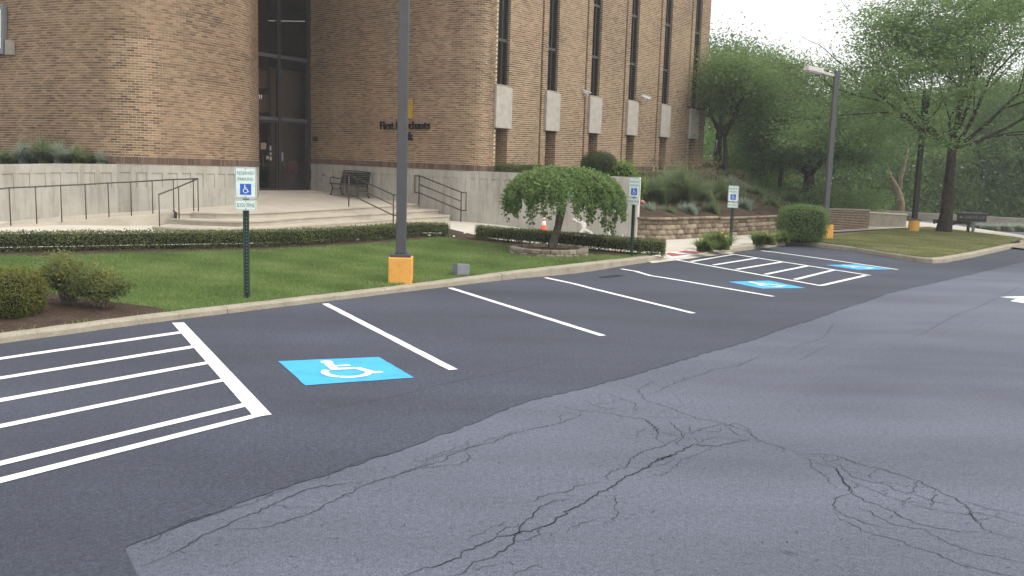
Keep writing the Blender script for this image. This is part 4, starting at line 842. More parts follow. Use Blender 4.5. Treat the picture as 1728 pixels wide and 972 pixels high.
# left planter wall (in front of the tower) and right planter wall
wl = empty('planter_wall', 'long weathered concrete planter wall with sunken squares behind the ramp', 'wall')
wp = []
for (x, y, z), tz in zip(ri[:5], (1.80, 1.835, 1.865, 1.92, 1.955)): q = P(x, y, z=z); wp.append((q.x, q.y, tz))
wp.append((*LT.at(LT.s_of_px(232, 300)), 1.965))
WL = Path(wp[:-1]+[wp[-1]]); plinth('wall_face', WL, -.05, 0, True, wl, thick=.22)
wr = empty('planter_wall', 'tall plain concrete planter wall with a white paint splash behind the umbrella tree', 'wall')
q0 = RT.at(sB-.3); eR = P(1072, 403.5, zf=z_walk); WR = Path([(q0[0], q0[1], 2.04), (eR.x, eR.y, 2.0)])
plinth('wall_face', WR, -.05, 0, True, wr, s0=.3, s1=3.2, thick=.25)
mb = MB(); nr = WR.nrm(WR.c[-1]); ex = np.array([eR.x, eR.y]); b_ = ex-nr*.25
mb.hexa([(*ex, -.02), (*(ex+np.array([-nr[1], nr[0]])*.04), -.02), (*(b_+np.array([-nr[1], nr[0]])*.04), -.02), (*b_, -.02)], [(*ex, 2.002), (*(ex+np.array([-nr[1], nr[0]])*.04), 2.002), (*(b_+np.array([-nr[1], nr[0]])*.04), 2.002), (*b_, 2.002)]); mb.build('wall_end', 'walk', wr)
def onwall(path, x, y, o=.004):
    s = path.s_of_px(x, y); q = path.at(s)+path.nrm(s)*o; return Vector((q[0], q[1], P(x, y, d=q[1]).z))
for k, poly in enumerate(([(965, 368), (978, 370), (984, 373), (990, 377), (988, 388), (980, 394), (978, 392), (983, 384), (981, 377), (970, 373)], [(988, 385), (994, 388), (999, 391), (1003, 397), (1000, 397), (995, 392), (988, 389)], [(1027, 391), (1031, 391), (1031, 399), (1027, 399)], [(1050, 395), (1052, 395), (1052, 400), (1050, 400)])):
    mb = MB(); mb.add([onwall(WR, *p) for p in poly], [tuple(range(len(poly)-1, -1, -1))]); mb.build('paint_splash', 'splash', wr)
# planting beds behind the walls
def bedpoly(name, pts, z):
    bm = bmesh.new(); f = bm.faces.new([bm.verts.new((p[0], p[1], z)) for p in pts]); f.normal_update()
    if f.normal.z < 0: f.normal_flip()
    bmesh.ops.triangulate(bm, faces=[f]); me = bpy.data.meshes.new(name); bm.to_mesh(me); bm.free(); return tag(link(name, me, 'mulch'), kind='structure')
bedpoly('planting_bed', [(q[0], q[1]+.1) for q in wp]+[tuple(LT.at(LT.s_of_px(x, 280))) for x in (180, 120, 60, 0, -100)], 1.82)
# sloped mulch bank between block wall, planter wall and facade
rwb = [P(x, y, zf=z_walk) for x, y in ((1073, 403.5), (1115, 404.5), (1160, 402.5), (1214, 399), (1264, 396), (1316, 391.5), (1345, 389), (1375, 386.5))]
def bank_z(t): return t
front = [Vector((p.x-.12, p.y+.22, .70)) for p in rwb]+[W(38, 13.6, .45), W(60, 13.5, .1)]
backl = [Vector((q0[0]+.1, q0[1]+.3, 1.93))]+[Vector(fpt(s, .02)[:2]+(2.0+SH*s*.5,)) for s in (1, 3.5, 6, 9, 12, 14.5)]+[W(38.5, 19, 2.0), W(48, 20, 1.2), W(66, 22, .3)]
front[0].z = .85
n = 10; m_ = 9; V = []; Q = []
def rs(l, k): t = k*(len(l)-1)/(n*3-1); i = min(int(t), len(l)-2); return l[i].lerp(l[i+1], t-i)
for k in range(n*3):
    a, b = rs(front, k), rs(backl, k)
    for j in range(m_):
        t = j/(m_-1); q = a.lerp(b, t); q.z = a.z+(b.z-a.z)*(t**.8)+random.uniform(-.02, .02); V.append(tuple(q))
Q = [(k*m_+j, (k+1)*m_+j, (k+1)*m_+j+1, k*m_+j+1) for k in range(n*3-1) for j in range(m_-1)]
tag(npmesh('mulch_bank', V, Q, 'mulch'), kind='structure')
bedpoly('planting_bed', [tuple(WR.at(.2)-WR.nrm(.2)*.2), tuple(WR.at(WR.c[-1]-.1)-nr*.2), (fpt(9, .1)[0], fpt(9, .1)[1]), (fpt(0, .1)[0], fpt(0, .1)[1])], 1.9)
# ------------------------------------------------------------------ block retaining walls (each block its own part)
def blockwall(name, label, pts, h, rows, bl=.30, cap=True, mat='block', dep=.22, zbase=None, closed=False, taper=.02):
    root = empty(name, label, 'wall'); pa = Path([(p[0], p[1]) for p in pts]); rh = (h-(.07 if cap else 0))/rows
    protos = []
    for k in range(4):
        bm = bmesh.new(); bmesh.ops.create_cube(bm, size=1)
        for v in bm.verts: v.co.x *= bl-.012; v.co.y *= dep; v.co.z *= rh-.010
        fr_ = [f for f in bm.faces if f.normal.y < -.5]; r_ = bmesh.ops.subdivide_edges(bm, edges=fr_[0].edges[:], cuts=2, use_grid_fill=True)
        for v in bm.verts:
            if v.co.y < -dep*.45 and abs(v.co.x) < bl*.45 and abs(v.co.z) < rh*.45: v.co.y -= random.uniform(.012, .04)
            elif v.co.y < -dep*.45: v.co.y += random.uniform(0, .012)
        me = bpy.data.meshes.new('block'); bm.to_mesh(me); bm.free(); me.materials.append(MT[mat]); protos.append(me)
    cme = None
    for r_ in range(rows+(1 if cap else 0)):
        iscap = r_ == rows; s = -(.5*bl if r_ % 2 else 0) if not iscap else 0
        while s < pa.c[-1]-.08:
            a, b = max(0, s), min(pa.c[-1], s+bl); c = (a+b)/2; q = pa.at(c)-pa.nrm(c)*(dep/2+r_*taper*(0 if iscap else 1)-(.02 if iscap else 0)); d = pa.at(min(b, pa.c[-1]))-pa.at(a)
            z0_ = zbase if zbase is not None else z_walk(*uv(pa.at(c)))-.03
            o = bpy.data.objects.new('cap_block' if iscap else 'block', random.choice(protos)); COL.objects.link(o); o.parent = root
            o.location = (q[0], q[1], z0_+rh*(r_+.5) if not iscap else z0_+rh*rows+.035); o.rotation_euler = (0, 0, math.atan2(d[1], d[0])+random.uniform(-.02, .02))
            o.scale = ((b-a)/bl, 1 if not iscap else 1.15, 1 if not iscap else .07/rh)
            s += bl
    bk = Path([tuple(p[:2]-n_*.2) for p, n_ in [(pa.at(t), pa.nrm(t)) for t in np.linspace(0, pa.c[-1], 12)]])
    return root
def sub(pts, x0, x1):
    return pts
R1 = [P(x, y, zf=z_walk) for x, y in ((1073, 403.5), (1100, 404.6), (1130, 404.2), (1160, 402.5), (1190, 400.7), (1214, 399))]
R2 = [P(x, y, zf=z_walk) for x, y in ((1213, 399.2), (1240, 397.5), (1264, 396), (1290, 394), (1317, 391.5))]
R3 = [P(x, y, zf=z_walk)+Vector((0, .1, 0)) for x, y in ((1316, 392), (1345, 389), (1375, 386.5))]
blockwall('block_retaining_wall', 'tan split-face block retaining wall against the end of the tall concrete wall', R1, .70, 4)
blockwall('block_retaining_wall', 'middle length of tan split-face block retaining wall behind the daylilies', R2, .66, 4)
blockwall('block_retaining_wall', 'lowest length of tan block wall ending behind the clipped square bush', R3, .52, 3)
# ------------------------------------------------------------------ handrails
def rail_obj(name, label): return empty(name, label, 'handrail')
def bar(parent, pts, r=.019, name='rail'): mb = MB(); mb.path(pts, r, 8); return mb.build(name, 'rail', parent, True)
def postline(x0, y0, x1, y1, z):     # post with bottom pixel (x1,y1) standing at height z and top at pixel row y0
    b = P(x1, y1, z=z); t = P(x0, y0, d=b.y); return b, Vector((b.x, b.y, t.z))
rr = rail_obj('ramp_handrail', 'long thin brown steel handrail running up the wheelchair ramp')
tops = []
for x0, y0, x1, y1, z in ((-32, 322.5, -29, 386.5, .43), (15.8, 317, 18.3, 381, .462), (60.4, 315.2, 62.2, 377.4, .495), (103, 313, 104.5, 374, .53), (143.3, 311.2, 145.5, 370.3, .565), (183, 308.8, 184, 367.2, .605), (220.7, 307.2, 221.8, 364.2, .645), (257.5, 305, 258, 361, .70), (292.2, 302.8, 293.6, 358.2, .76), (326, 301.9, 327, 355.4, .80)):
    b, t = postline(x0, y0, x1, y1, z); tops.append(t); bar(rr, [b-Vector((0, 0, .02)), t], .015, 'post')
bar(rr, tops, .018)
r2 = rail_obj('stair_handrail', 'thin brown handrail dropping over the left end of the curved steps')
ps = [postline(334.8, 301.7, 334.8, 356.4, .80), postline(301.5, 315.5, 302.3, 368.6, .65), postline(268.5, 328.2, 269.3, 381, .50)]
for b, t in ps: bar(r2, [b-Vector((0, 0, .02)), t], .015, 'post')
bar(r2, [tops[-1]+Vector((0, 0, .004)), ps[0][1], ps[1][1], ps[2][1]], .018)
def looprail(name, label, upx, lox, zu, zl_, sign, gx):
    root = rail_obj(name, label)
    ub, ut = postline(*upx, zu); lb, lt_ = postline(*lox, zl_)
    d = (lb-ub); d.z = 0; d.normalize(); H = ut.z-ub.z
    bar(root, [ub-Vector((0, 0, .02)), ut], .02, 'post'); bar(root, [lb-Vector((0, 0, .02)), lt_], .02, 'post')
    e1, e2 = ut-d*.24, lt_+d*.24
    k = .60*H
    loop = [ut, e1, e1-Vector((0, 0, k)), ut-Vector((0, 0, k)), lt_-Vector((0, 0, k)), e2-Vector((0, 0, k)), e2, lt_, ut]
    bar(root, loop, .02); bar(root, [ut-Vector((0, 0, k*.5)), lt_-Vector((0, 0, k*.5))], .018)
looprail('stair_handrail', 'brown looped handrail in the middle of the steps in front of the bench', (589.5, 294.6, 588.5, 348.5), (664, 328.9, 663.5, 381), .866, .43, -1, 0)
looprail('stair_handrail', 'brown looped handrail at the right end of the steps beside the concrete wall', (707, 296.4, 706.8, 344.2), (777.8, 324.6, 777.6, 373.5), .898, .46, 1, 0)
# ------------------------------------------------------------------ bench
bf = P(585, 331, z=1.02); bdir = Vector((ta.x, ta.y, 0)); bn = Vector((bdir.y, -bdir.x, 0))
bench = empty('park_bench', 'dark metal slatted bench with scrolled arms on the entrance plaza', 'bench', loc=(0, 0, 0))
fl = P(562.6, 328.2, z=1.055); frr = P(606.8, 333.8, z=1.0); fl.y -= .30; frr.y -= .30; fl.x -= .02; frr.x -= .02; bdir = Vector((frr.x-fl.x, frr.y-fl.y, 0)); BLn = bdir.length; bdir.normalize(); bk = Vector((-bdir.y, bdir.x, 0))
def bp(s, o, z): t = s/BLn; q = fl+bdir*s+bk*o; return Vector((q.x, q.y, fl.z*(1-t)+frr.z*t+z))
for s in (0, BLn):
    mb = MB(); mb.path([bp(s, -.03, 0), bp(s, .01, .05), bp(s, .05, .22), bp(s, .02, .40)], [.028, .022, .02, .022]); mb.path([bp(s, .52, 0), bp(s, .47, .06), bp(s, .42, .22), bp(s, .43, .40)], [.028, .022, .02, .022])
    mb.path([bp(s, -.05, .42), bp(s, .2, .385), bp(s, .43, .38)], .022); mb.path([bp(s, .04, .25), bp(s, .22, .19), bp(s, .42, .24)], .014); mb.build('leg_frame', 'dark', bench, True)
    mb = MB(); mb.path([bp(s, .42, .38), bp(s, .47, .58), bp(s, .56, .85)], [.024, .022, .02]); mb.build('back_post', 'dark', bench, True)
    mb = MB(); mb.path([bp(s, .0, .42), bp(s, -.04, .52), bp(s, -.02, .60), bp(s, .05, .62), bp(s, .2, .59), bp(s, .35, .57), bp(s, .47, .61)], [.018, .018, .02, .022, .02, .018, .018]); mb.build('arm', 'dark', bench, True)
for k in range(6):
    o = -.03+.09*k; mb = MB(); mb.obox(bp(BLn/2, o, .425), bdir*(BLn/2+.03), bk*.036, (0, 0, .012)); mb.build('seat_slat', 'dark', bench)
for k in range(6):
    z = .47+.066*k; o = .445+.32*(z-.42)*.85*.9; mb = MB(); mb.obox(bp(BLn/2, o, z), bdir*(BLn/2+.03), bk*.010, (0, 0, .027)); mb.build('back_slat', 'dark', bench)
mb = MB(); mb.path([bp(0, .565, .86), bp(BLn*.5, .57, .885), bp(BLn, .565, .86)], .018); mb.build('top_rail', 'dark', bench, True)
# ------------------------------------------------------------------ accessible parking signs
def round_rect(w_, h_, r, n=5):
    pts = []
    for cx, cy, a in ((w_/2-r, h_/2-r, 0), (-w_/2+r, h_/2-r, 90), (-w_/2+r, -h_/2+r, 180), (w_/2-r, -h_/2+r, 270)):
        pts += [(cx+r*math.cos(math.radians(a+90*i/n)), cy+r*math.sin(math.radians(a+90*i/n))) for i in range(n+1)]
    return pts
def plate(mb, pts, y, th): n = len(pts); mb.add([(x, y, z) for x, z in pts]+[(x, y+th, z) for x, z in pts], [tuple(range(n)), tuple(range(2*n-1, n-1, -1))]+[((i+1) % n, i, n+i, n+(i+1) % n) for i in range(n)])
def ring2(mb, po, pi_, y): n = len(po); mb.add([(x, y, z) for x, z in po]+[(x, y, z) for x, z in pi_], [(i, (i+1) % n, n+(i+1) % n, n+i) for i in range(n)])
def text_on(s, size, x, y, z, mat, parent, sx=1.0, name='lettering'):
    me = textmesh(s, size)
    for v in me.vertices: v.co = (x+v.co.x*sx, y, z+v.co.y)
    return link(name, me, mat, parent)
def parking_sign(loc, rz, label, H, lean=0):
    t = empty('parking_sign', label, 'sign', 'accessible parking signs', loc, rz); t.rotation_euler.y = lean
    mb = MB(); mb.add([], []); 
    for x0, x1, y0, y1 in ((-.028, -.020, .004, .034), (.020, .028, .004, .034), (-.028, .028, .034, .040), (-.045, -.0285, .004, .010), (.0285, .045, .004, .010)): mb.box(x0, x1, y0, y1, -.15, H-.02)
    post = mb.build('post', 'greenpost', t)
    hm = MB()
    for k in range(int((H-.75)/.05)): hm.obox((0, .0335, .1+k*.05), (.006, 0, 0), (0, .001, 0), (0, 0, .006))
    hm.build('punched_hole', 'lamp', post)
    zc = H-.2285; mb = MB(); plate(mb, round_rect(.305, .457, .03), -.004, .004)
    for v in range(len(mb.v)): mb.v[v] = (mb.v[v][0], mb.v[v][1], mb.v[v][2]+zc)
    pn = mb.build('panel', 'signwhite', t)
    mb = MB(); ring2(mb, [(x, z+zc) for x, z in round_rect(.288, .44, .025)], [(x, z+zc) for x, z in round_rect(.276, .428, .021)], -.0055); mb.build('border', 'signgreen', pn)
    text_on('RESERVED', .068, 0, -.0058, zc+.118, 'signgreen', pn, .80); text_on('PARKING', .068, 0, -.0058, zc+.03, 'signgreen', pn, .80)
    mb = MB(); mb.add([(-.08, -.0058, zc-.175), (.08, -.0058, zc-.175), (.08, -.0058, zc-.015), (-.08, -.0058, zc-.015)], [(0, 1, 2, 3)]); bs = mb.build('blue_square', 'signblue', pn)
    mb = MB()
    for k, poly in enumerate(ISA): mb.add([(-.08+p[0]*.16, -.0068-.0001*(k % 4), zc-.015-p[1]*.16) for p in poly], [tuple(range(len(poly)))])
    mb.build('wheelchair_symbol', 'conew', bs)
    z2 = zc-.2285-.018-.08; mb = MB(); plate(mb, [(x, z+z2) for x, z in round_rect(.305, .155, .025)], -.004, .004); p2 = mb.build('fine_panel', 'signwhite', t)
    mb = MB(); ring2(mb, [(x, z+z2) for x, z in round_rect(.288, .138, .02)], [(x, z+z2) for x, z in round_rect(.280, .130, .018)], -.0055); mb.build('border', 'signgreen', p2)
    text_on('$350 FINE', .082, 0, -.0058, z2-.028, 'signgreen', p2, .72)
    for zz in (zc+.2, zc-.2, z2+.055, z2-.055): mb = MB(); mb.tube((0, -.009, zz), (0, -.004, zz), .008); mb.build('bolt', 'graybox', t)
    return t
def sign_at(px, py, top, yaw, label, zf=z_lawn, d=None, lean=0):
    b = P(px, py, zf=zf) if d is None else P(px, py, d=d)
    if d is not None: b.z = .15
    H = P(px, top, d=b.y).z-b.z; parking_sign(b, yaw, label, H, lean)
sign_at(416.5, 503.5, 282, math.radians(8), 'reserved parking sign on green post in the lawn beside the hatched bay')
sign_at(1065, 433, 300, math.radians(-38), 'reserved parking sign in front of the end of the tall concrete wall')
sign_at(1232, 418, 313.2, math.radians(-32), 'reserved parking sign standing among the daylilies by the block wall', d=25.6)
# ------------------------------------------------------------------ light poles
def light_pole(px, py, z, label, bw_, bh, H, pw, d=None, head=True, polemat='pole', round_=False, arm=None, box=True, pxtop=None, cat='light pole'):
    b = (P(px, py, z=z)+Vector((0, bw_/2, 0))) if d is None else P(px, py, d=d)
    if px == 676: b = at_v(676, 482, CURBV+.41, .085)
    t = empty('light_pole', label, cat, None, b, math.radians(4)); zb = 0
    if box:
        mb = MB(); mb.box(-bw_/2, bw_/2, -bw_/2, bw_/2, -.12, bh)
        if round_:
            mb = MB(); mb.tube((0, 0, -.12), (0, 0, bh), bw_/2, n=20)
        mb.build('base', 'orange', t, bevel=.018); zb = bh
        mb = MB(); mb.box(-bw_*.43, bw_*.43, -bw_*.43, bw_*.43, bh+.001, bh+.055); mb.build('base_plate', 'pole', t, bevel=.008)
    mb = MB(); mb.box(-pw/2, pw/2, -pw/2, pw/2, zb+.056 if box else -.1, H); mb.build('pole', polemat, t, bevel=.012)
    if box:
        mb = MB()
        for sx in (-1, 1): mb.tube((sx*(pw/2+.045), -.1, zb+.055), (sx*(pw/2+.045), -.1, zb+.085), .014)
        mb.build('anchor_bolt', 'graybox', t)
    if head:
        a = Matrix.Rotation(-math.radians(4), 3, 'Z') @ Vector((-.94, -.30, .13)); a.normalize(); s = Vector((-a.y, a.x, 0))
        c0 = Vector((0, 0, H-.16)); mb = MB(); mb.obox(c0+a*.32, a*.24, s*.03, (0, 0, .04)); mb.build('arm', 'lamp', t, bevel=.005)
        c1 = c0+a*.87+Vector((0, 0, .02)); mb = MB(); n_ = [c1-a*.31-s*.15, c1+a*.31-s*.15, c1+a*.31+s*.15, c1-a*.31+s*.15]
        mb.hexa([q+Vector((0, 0, -.075)) for q in n_], [c1+(q-c1)*.9+Vector((0, 0, .075)) for q in n_]); hd = mb.build('lamp_head', 'lamp', t, bevel=.02)
        mb = MB(); mb.obox(c1+Vector((0, 0, -.086)), a*.26, s*.12, (0, 0, .01)); mb.build('lens', 'lens', hd)
    return t, b
light_pole(676, 482.5, .09, 'square bronze light pole on an orange concrete base in the lawn at the curb', .41, .47, 7.4, .172)
b2 = P(1394, 405, z=.15); H2 = P(1414, 118, d=b2.y).z-.15
light_pole(1394, 405, .15, 'square bronze light pole behind the clipped square bush, lamp head showing', .42, .50, H2, .15)
light_pole(1545, 392.5, .17, 'dark light pole on an orange round base beside the large island tree', .40, .46, 5.4, .17, polemat='darkpole', round_=True, head=False)
lp, _ = light_pole(1316, 312, .9, 'thin dark lamp post standing in the greenery behind the block wall', .2, .2, 4.2, .16, d=44, box=False, polemat='darkpole', head=False)
# ------------------------------------------------------------------ small utilities
gb = at_v(778, 466, CURBV+.36, .10); t = empty('utility_box', 'small tilted gray utility box in the grass beside the curb', 'utility box', None, gb, math.radians(40)); t.rotation_euler = (math.radians(-7), math.radians(3), math.radians(28))
mb = MB(); mb.box(-.13, .13, -.10, .12, -.03, .235); mb.build('cabinet', 'graybox', t, bevel=.008)
mb = MB(); mb.box(-.122, .122, -.108, -.1005, .0, .225); mb.build('door', 'graybox', t, bevel=.003)
mb = MB(); mb.box(-.24, .22, -.15, .18, -.12, -.012); mb.build('pad', 'curb', t, bevel=.02)
cb = P(917, 399, zf=z_walk); t = empty('traffic_cone', 'orange traffic cone with white band behind the low hedge', 'cone', None, cb)
mb = MB(); mb.box(-.17, .17, -.17, .17, 0, .03); mb.build('base', 'coneo', t, bevel=.01)
Hc = P(917, 366, d=cb.y).z-cb.z
for z0_, z1_, mt in ((.03, .56, 'coneo'), (.56, .80, 'conew'), (.80, .90, 'coneo'), (.90, .97, 'conew'), (.97, 1.0, 'coneo')):
    f_ = lambda z: .135-.11*z
    mb = MB(); mb.tube((0, 0, max(.031, z0_*Hc)), (0, 0, z1_*Hc-.0005), f_(z0_)+(.002 if mt == 'conew' else 0), f_(z1_)+(.002 if mt == 'conew' else 0), 18); mb.build('band' if mt == 'conew' else 'cone_body', mt, t, True)
def sec_cam(px, py, d, label, aim):
    c = P(px, py, d=d); t = empty('security_camera', label, 'camera', None, c); a = Vector(aim).normalized()
    mb = MB(); s = Vector((-a.y, a.x, 0)).normalized(); u_ = a.cross(s); mb.obox((0, 0, 0), a*.19, s*.055, u_*.05); mb.build('housing', 'camw', t, bevel=.02)
    mb = MB(); mb.obox(tuple(u_*.062-a*-.02 if u_.z > 0 else -u_*.062+a*.02), a*.21, s*.065, u_*.006); mb.build('sunshade', 'camw', t)
    mb = MB(); mb.tube(tuple(a*.191), tuple(a*.2), .035); mb.build('lens', 'black', t)
    back_ = -fn*.22+Vector((0, 0, -.10)); mb = MB(); mb.path([Vector((0, 0, -.05)), Vector((0, 0, -.12)), Vector((0, 0, -.13))-fn*.10, -fn*.30+Vector((0, 0, -.13))], .022); mb.build('bracket', 'camw', t, True)
sec_cam(988, 156, 33.0, 'white security camera facing out beside the third cast panel', (fn.x*.9+.1, fn.y*.9, -.35))
sec_cam(1090, 164, 36.2, 'white bullet security camera pointing along the facade above the fourth cast panel', (fd.x*.6+fn.x*.5, fd.y*.6+fn.y*.5, -.25))
# lit-look notice board on the far left wall
nb = empty('wall_sign', 'white framed notice board fixed to the far left brick wall', 'sign')
sx = LT.s_of_px(8, 60); qd = LT.at(sx)
def lp3(x, y, o): s = LT.s_of_px(x, y); q = LT.at(s)+LT.nrm(s)*o; return Vector((q[0], q[1], P(x, y, d=LT.at(s)[1]).z))
def wallbox(name, x0, x1, y0, y1, o0, o1, mat, parent):
    mb = MB(); mb.hexa([lp3(x0, y1, o1), lp3(x1, y1, o1), lp3(x1, y1, o0), lp3(x0, y1, o0)], [lp3(x0, y0, o1), lp3(x1, y0, o1), lp3(x1, y0, o0), lp3(x0, y0, o0)]); return mb.build(name, mat, parent)
wallbox('frame', -70, 12.5, 10, 92, .02, .14, 'graybox', nb); wallbox('panel', -66, 9.5, 18, 83, .141, .155, 'screen', nb)
wallbox('bracket', 15, 26, 68, 93, .02, .12, 'farconc', nb)
for y in (26, 32, 38.5, 59): wallbox('text_line', -40, 4.5 if y < 50 else 6, y, y+1.6, .156, .158, 'graybox', nb)
# ------------------------------------------------------------------ low walls, sign and paving on the far side
def lowwall(name, label, a, b, h0, h1, th, mat, zb=0.0, capm=None):
    root = empty(name, label, 'wall'); A_, B_ = Vector(a), Vector(b); d = (B_-A_); d.z = 0; d.normalize(); n_ = Vector((-d.y, d.x, 0))
    mb = MB(); mb.hexa([Vector((A_.x, A_.y, zb)), Vector((B_.x, B_.y, zb)), Vector((B_.x, B_.y, zb))+n_*th, Vector((A_.x, A_.y, zb))+n_*th], [Vector((A_.x, A_.y, h0)), Vector((B_.x, B_.y, h1)), Vector((B_.x, B_.y, h1))+n_*th, Vector((A_.x, A_.y, h0))+n_*th]); mb.build('wall_body', mat, root, bevel=.015)
    if capm:
        o = d*.03; mb = MB(); mb.hexa([Vector((A_.x, A_.y, h0+.002))-o-n_*.03, Vector((B_.x, B_.y, h1+.002))+o-n_*.03, Vector((B_.x, B_.y, h1+.002))+o+n_*(th+.03), Vector((A_.x, A_.y, h0+.002))-o+n_*(th+.03)], [Vector((A_.x, A_.y, h0+.07))-o-n_*.03, Vector((B_.x, B_.y, h1+.07))+o-n_*.03, Vector((B_.x, B_.y, h1+.07))+o+n_*(th+.03), Vector((A_.x, A_.y, h0+.07))-o+n_*(th+.03)]); mb.build('cap', capm, root, bevel=.01)
    return root
bw0, bw1 = P(1385, 389, z=.13), P(1465, 383.5, z=.16)
h = lambda p, x, y: P(x, y, d=p.y).z
lb = lowwall('brick_wall', 'low reddish brick wall between the light pole and the gray concrete wall', bw0, bw1, h(bw0, 1385, 354), h(bw1, 1465, 356), .25, 'mortar', capm='farconc')
seg = Path([(bw0.x, bw0.y, .1), (bw1.x, bw1.y, .1)]); o = brickmesh('brick_field', bricks_to_arrays(seg, course_bricks(seg, h(bw0, 1385, 354)), .008), 'soldier', lb, .2)
cw0, cw1 = P(1466, 380, z=.17), P(1529, 381, z=.17)
lowwall('concrete_wall', 'short gray concrete wall with pale cap beside the brick wall', cw0, cw1, h(cw0, 1466, 359.5), h(cw1, 1529, 363.5), .3, 'farconc', capm='walk')
fw0, fw1 = P(1478, 366, d=50), P(1790, 382, d=46)
lowwall('concrete_wall', 'long low concrete wall at the foot of the dark woods', fw0, fw1, P(1478, 355, d=50).z, P(1790, 372, d=46).z, .3, 'farconc', zb=-.1)
strip = [P(x, y, z=.10) for x, y in ((1500, 374), (1530, 373), (1600, 378.5), (1728, 397), (1800, 408), (2150, 455), (2150, 467), (1800, 413), (1728, 402.5), (1640, 390.5), (1590, 385), (1525, 378.5))]
mb = MB(); mb.prism([(p.x, p.y) for p in strip[::-1]], -.05, .10); tag(mb.build('far_sidewalk', 'walk'), kind='structure')
mb = MB(); mb.add([P(x, y, z=.06) for x, y in ((1380, 392), (1466, 384.5), (1560, 381), (1640, 391), (1800, 415), (1800, 430), (1735, 420), (1640, 410), (1540, 408), (1440, 408), (1385, 410))], [tuple(range(10, -1, -1))]); tag(mb.build('drive_apron', 'farconc'), kind='structure')
du = P(1637, 394.5, z=.16); ds = empty('drive_up_sign', 'low dark drive-up sign with white lettering and arrow on the island', 'sign', None, du, math.radians(-14))
zt, zb_ = h(du, 1637, 360)-du.z, h(du, 1637, 373.5)-du.z; ww = .52
mb = MB(); mb.box(-ww, ww, -.06, .06, zb_, zt); pn = mb.build('panel', 'dark', ds, bevel=.01)
mb = MB(); mb.box(-ww-.02, ww+.02, -.08, .08, zt+.002, zt+.03); mb.build('top_cap', 'graybox', ds)
for x in (-.14, 0.04): mb = MB(); mb.box(x, x+.10, -.04, .04, -.1, zb_-.002); mb.build('post', 'graybox' if x > 0 else 'dark', ds, bevel=.006)
text_on('DRIVE-UP', .17, .10, -.0625, (zt+zb_)/2-.055, 'paper', pn, 1.0)
mb = MB(); zc = (zt+zb_)/2; mb.add([(-.46, -.0625, zc), (-.38, -.0625, zc-.055), (-.38, -.0625, zc-.018), (-.31, -.0625, zc-.018), (-.31, -.0625, zc+.018), (-.38, -.0625, zc+.018), (-.38, -.0625, zc+.055)], [tuple(range(7))]); mb.build('arrow', 'paper', pn)
gr = empty('guard_rail', 'dark horizontal guard rail and slanted stair rail by the far sidewalk', 'rail')
for y0 in (373, 376): mb = MB(); mb.path([P(1575, y0-1.5, d=43.5), P(1640, y0+2, d=42)], .05); mb.build('rail', 'darkpole', gr, True)
for x in (1577, 1610, 1638): mb = MB(); p = P(x, 373, d=43.5-(x-1577)/40); mb.tube((p.x, p.y, 0), (p.x, p.y, p.z), .05); mb.build('post', 'darkpole', gr)
sr = empty('stair_rail', 'thin gray steel stair rail beside the short gray concrete wall', 'handrail')
mb = MB(); mb.path([P(1528, 357, d=44), P(1543, 350, d=44), P(1543, 376, d=44)], .025); mb.path([P(1530, 364, d=44), P(1543, 358, d=44)], .02); mb.path([P(1530, 371, d=44), P(1543, 366, d=44)], .02); mb.build('rail', 'graybox', sr, True)
# sloping wall cap beside the building end
sw0, sw1 = P(1206, 283, d=43), P(1285, 327, d=40); lowwall('sloped_wall', 'sloping dark wall descending from the far corner of the bank', (sw0.x, sw0.y, 0), (sw1.x, sw1.y, 0), sw0.z, sw1.z, .2, 'farconc', zb=.3)
wpz = P(1207, 300, d=46); t = empty('white_post', 'slim white post in the greenery beside the bank corner', 'post', None, wpz); mb = MB(); mb.box(-.07, .07, -.07, .07, -1, P(1209, 236, d=46).z-wpz.z); mb.build('shaft', 'lamp', t)
pk = P(1083, 341, d=27.2); mb = MB()
bm = bmesh.new(); bmesh.ops.create_icosphere(bm, subdivisions=2, radius=.1)
for v in bm.verts: v.co *= random.uniform(.85, 1.15); v.co.z *= .7
me = bpy.data.meshes.new('rock'); bm.to_mesh(me); bm.free(); o = link('rock', me, 'pink', None, True); o.location = pk; tag(o, 'small pinkish rock on the mulch beside the tall concrete wall', 'rock')
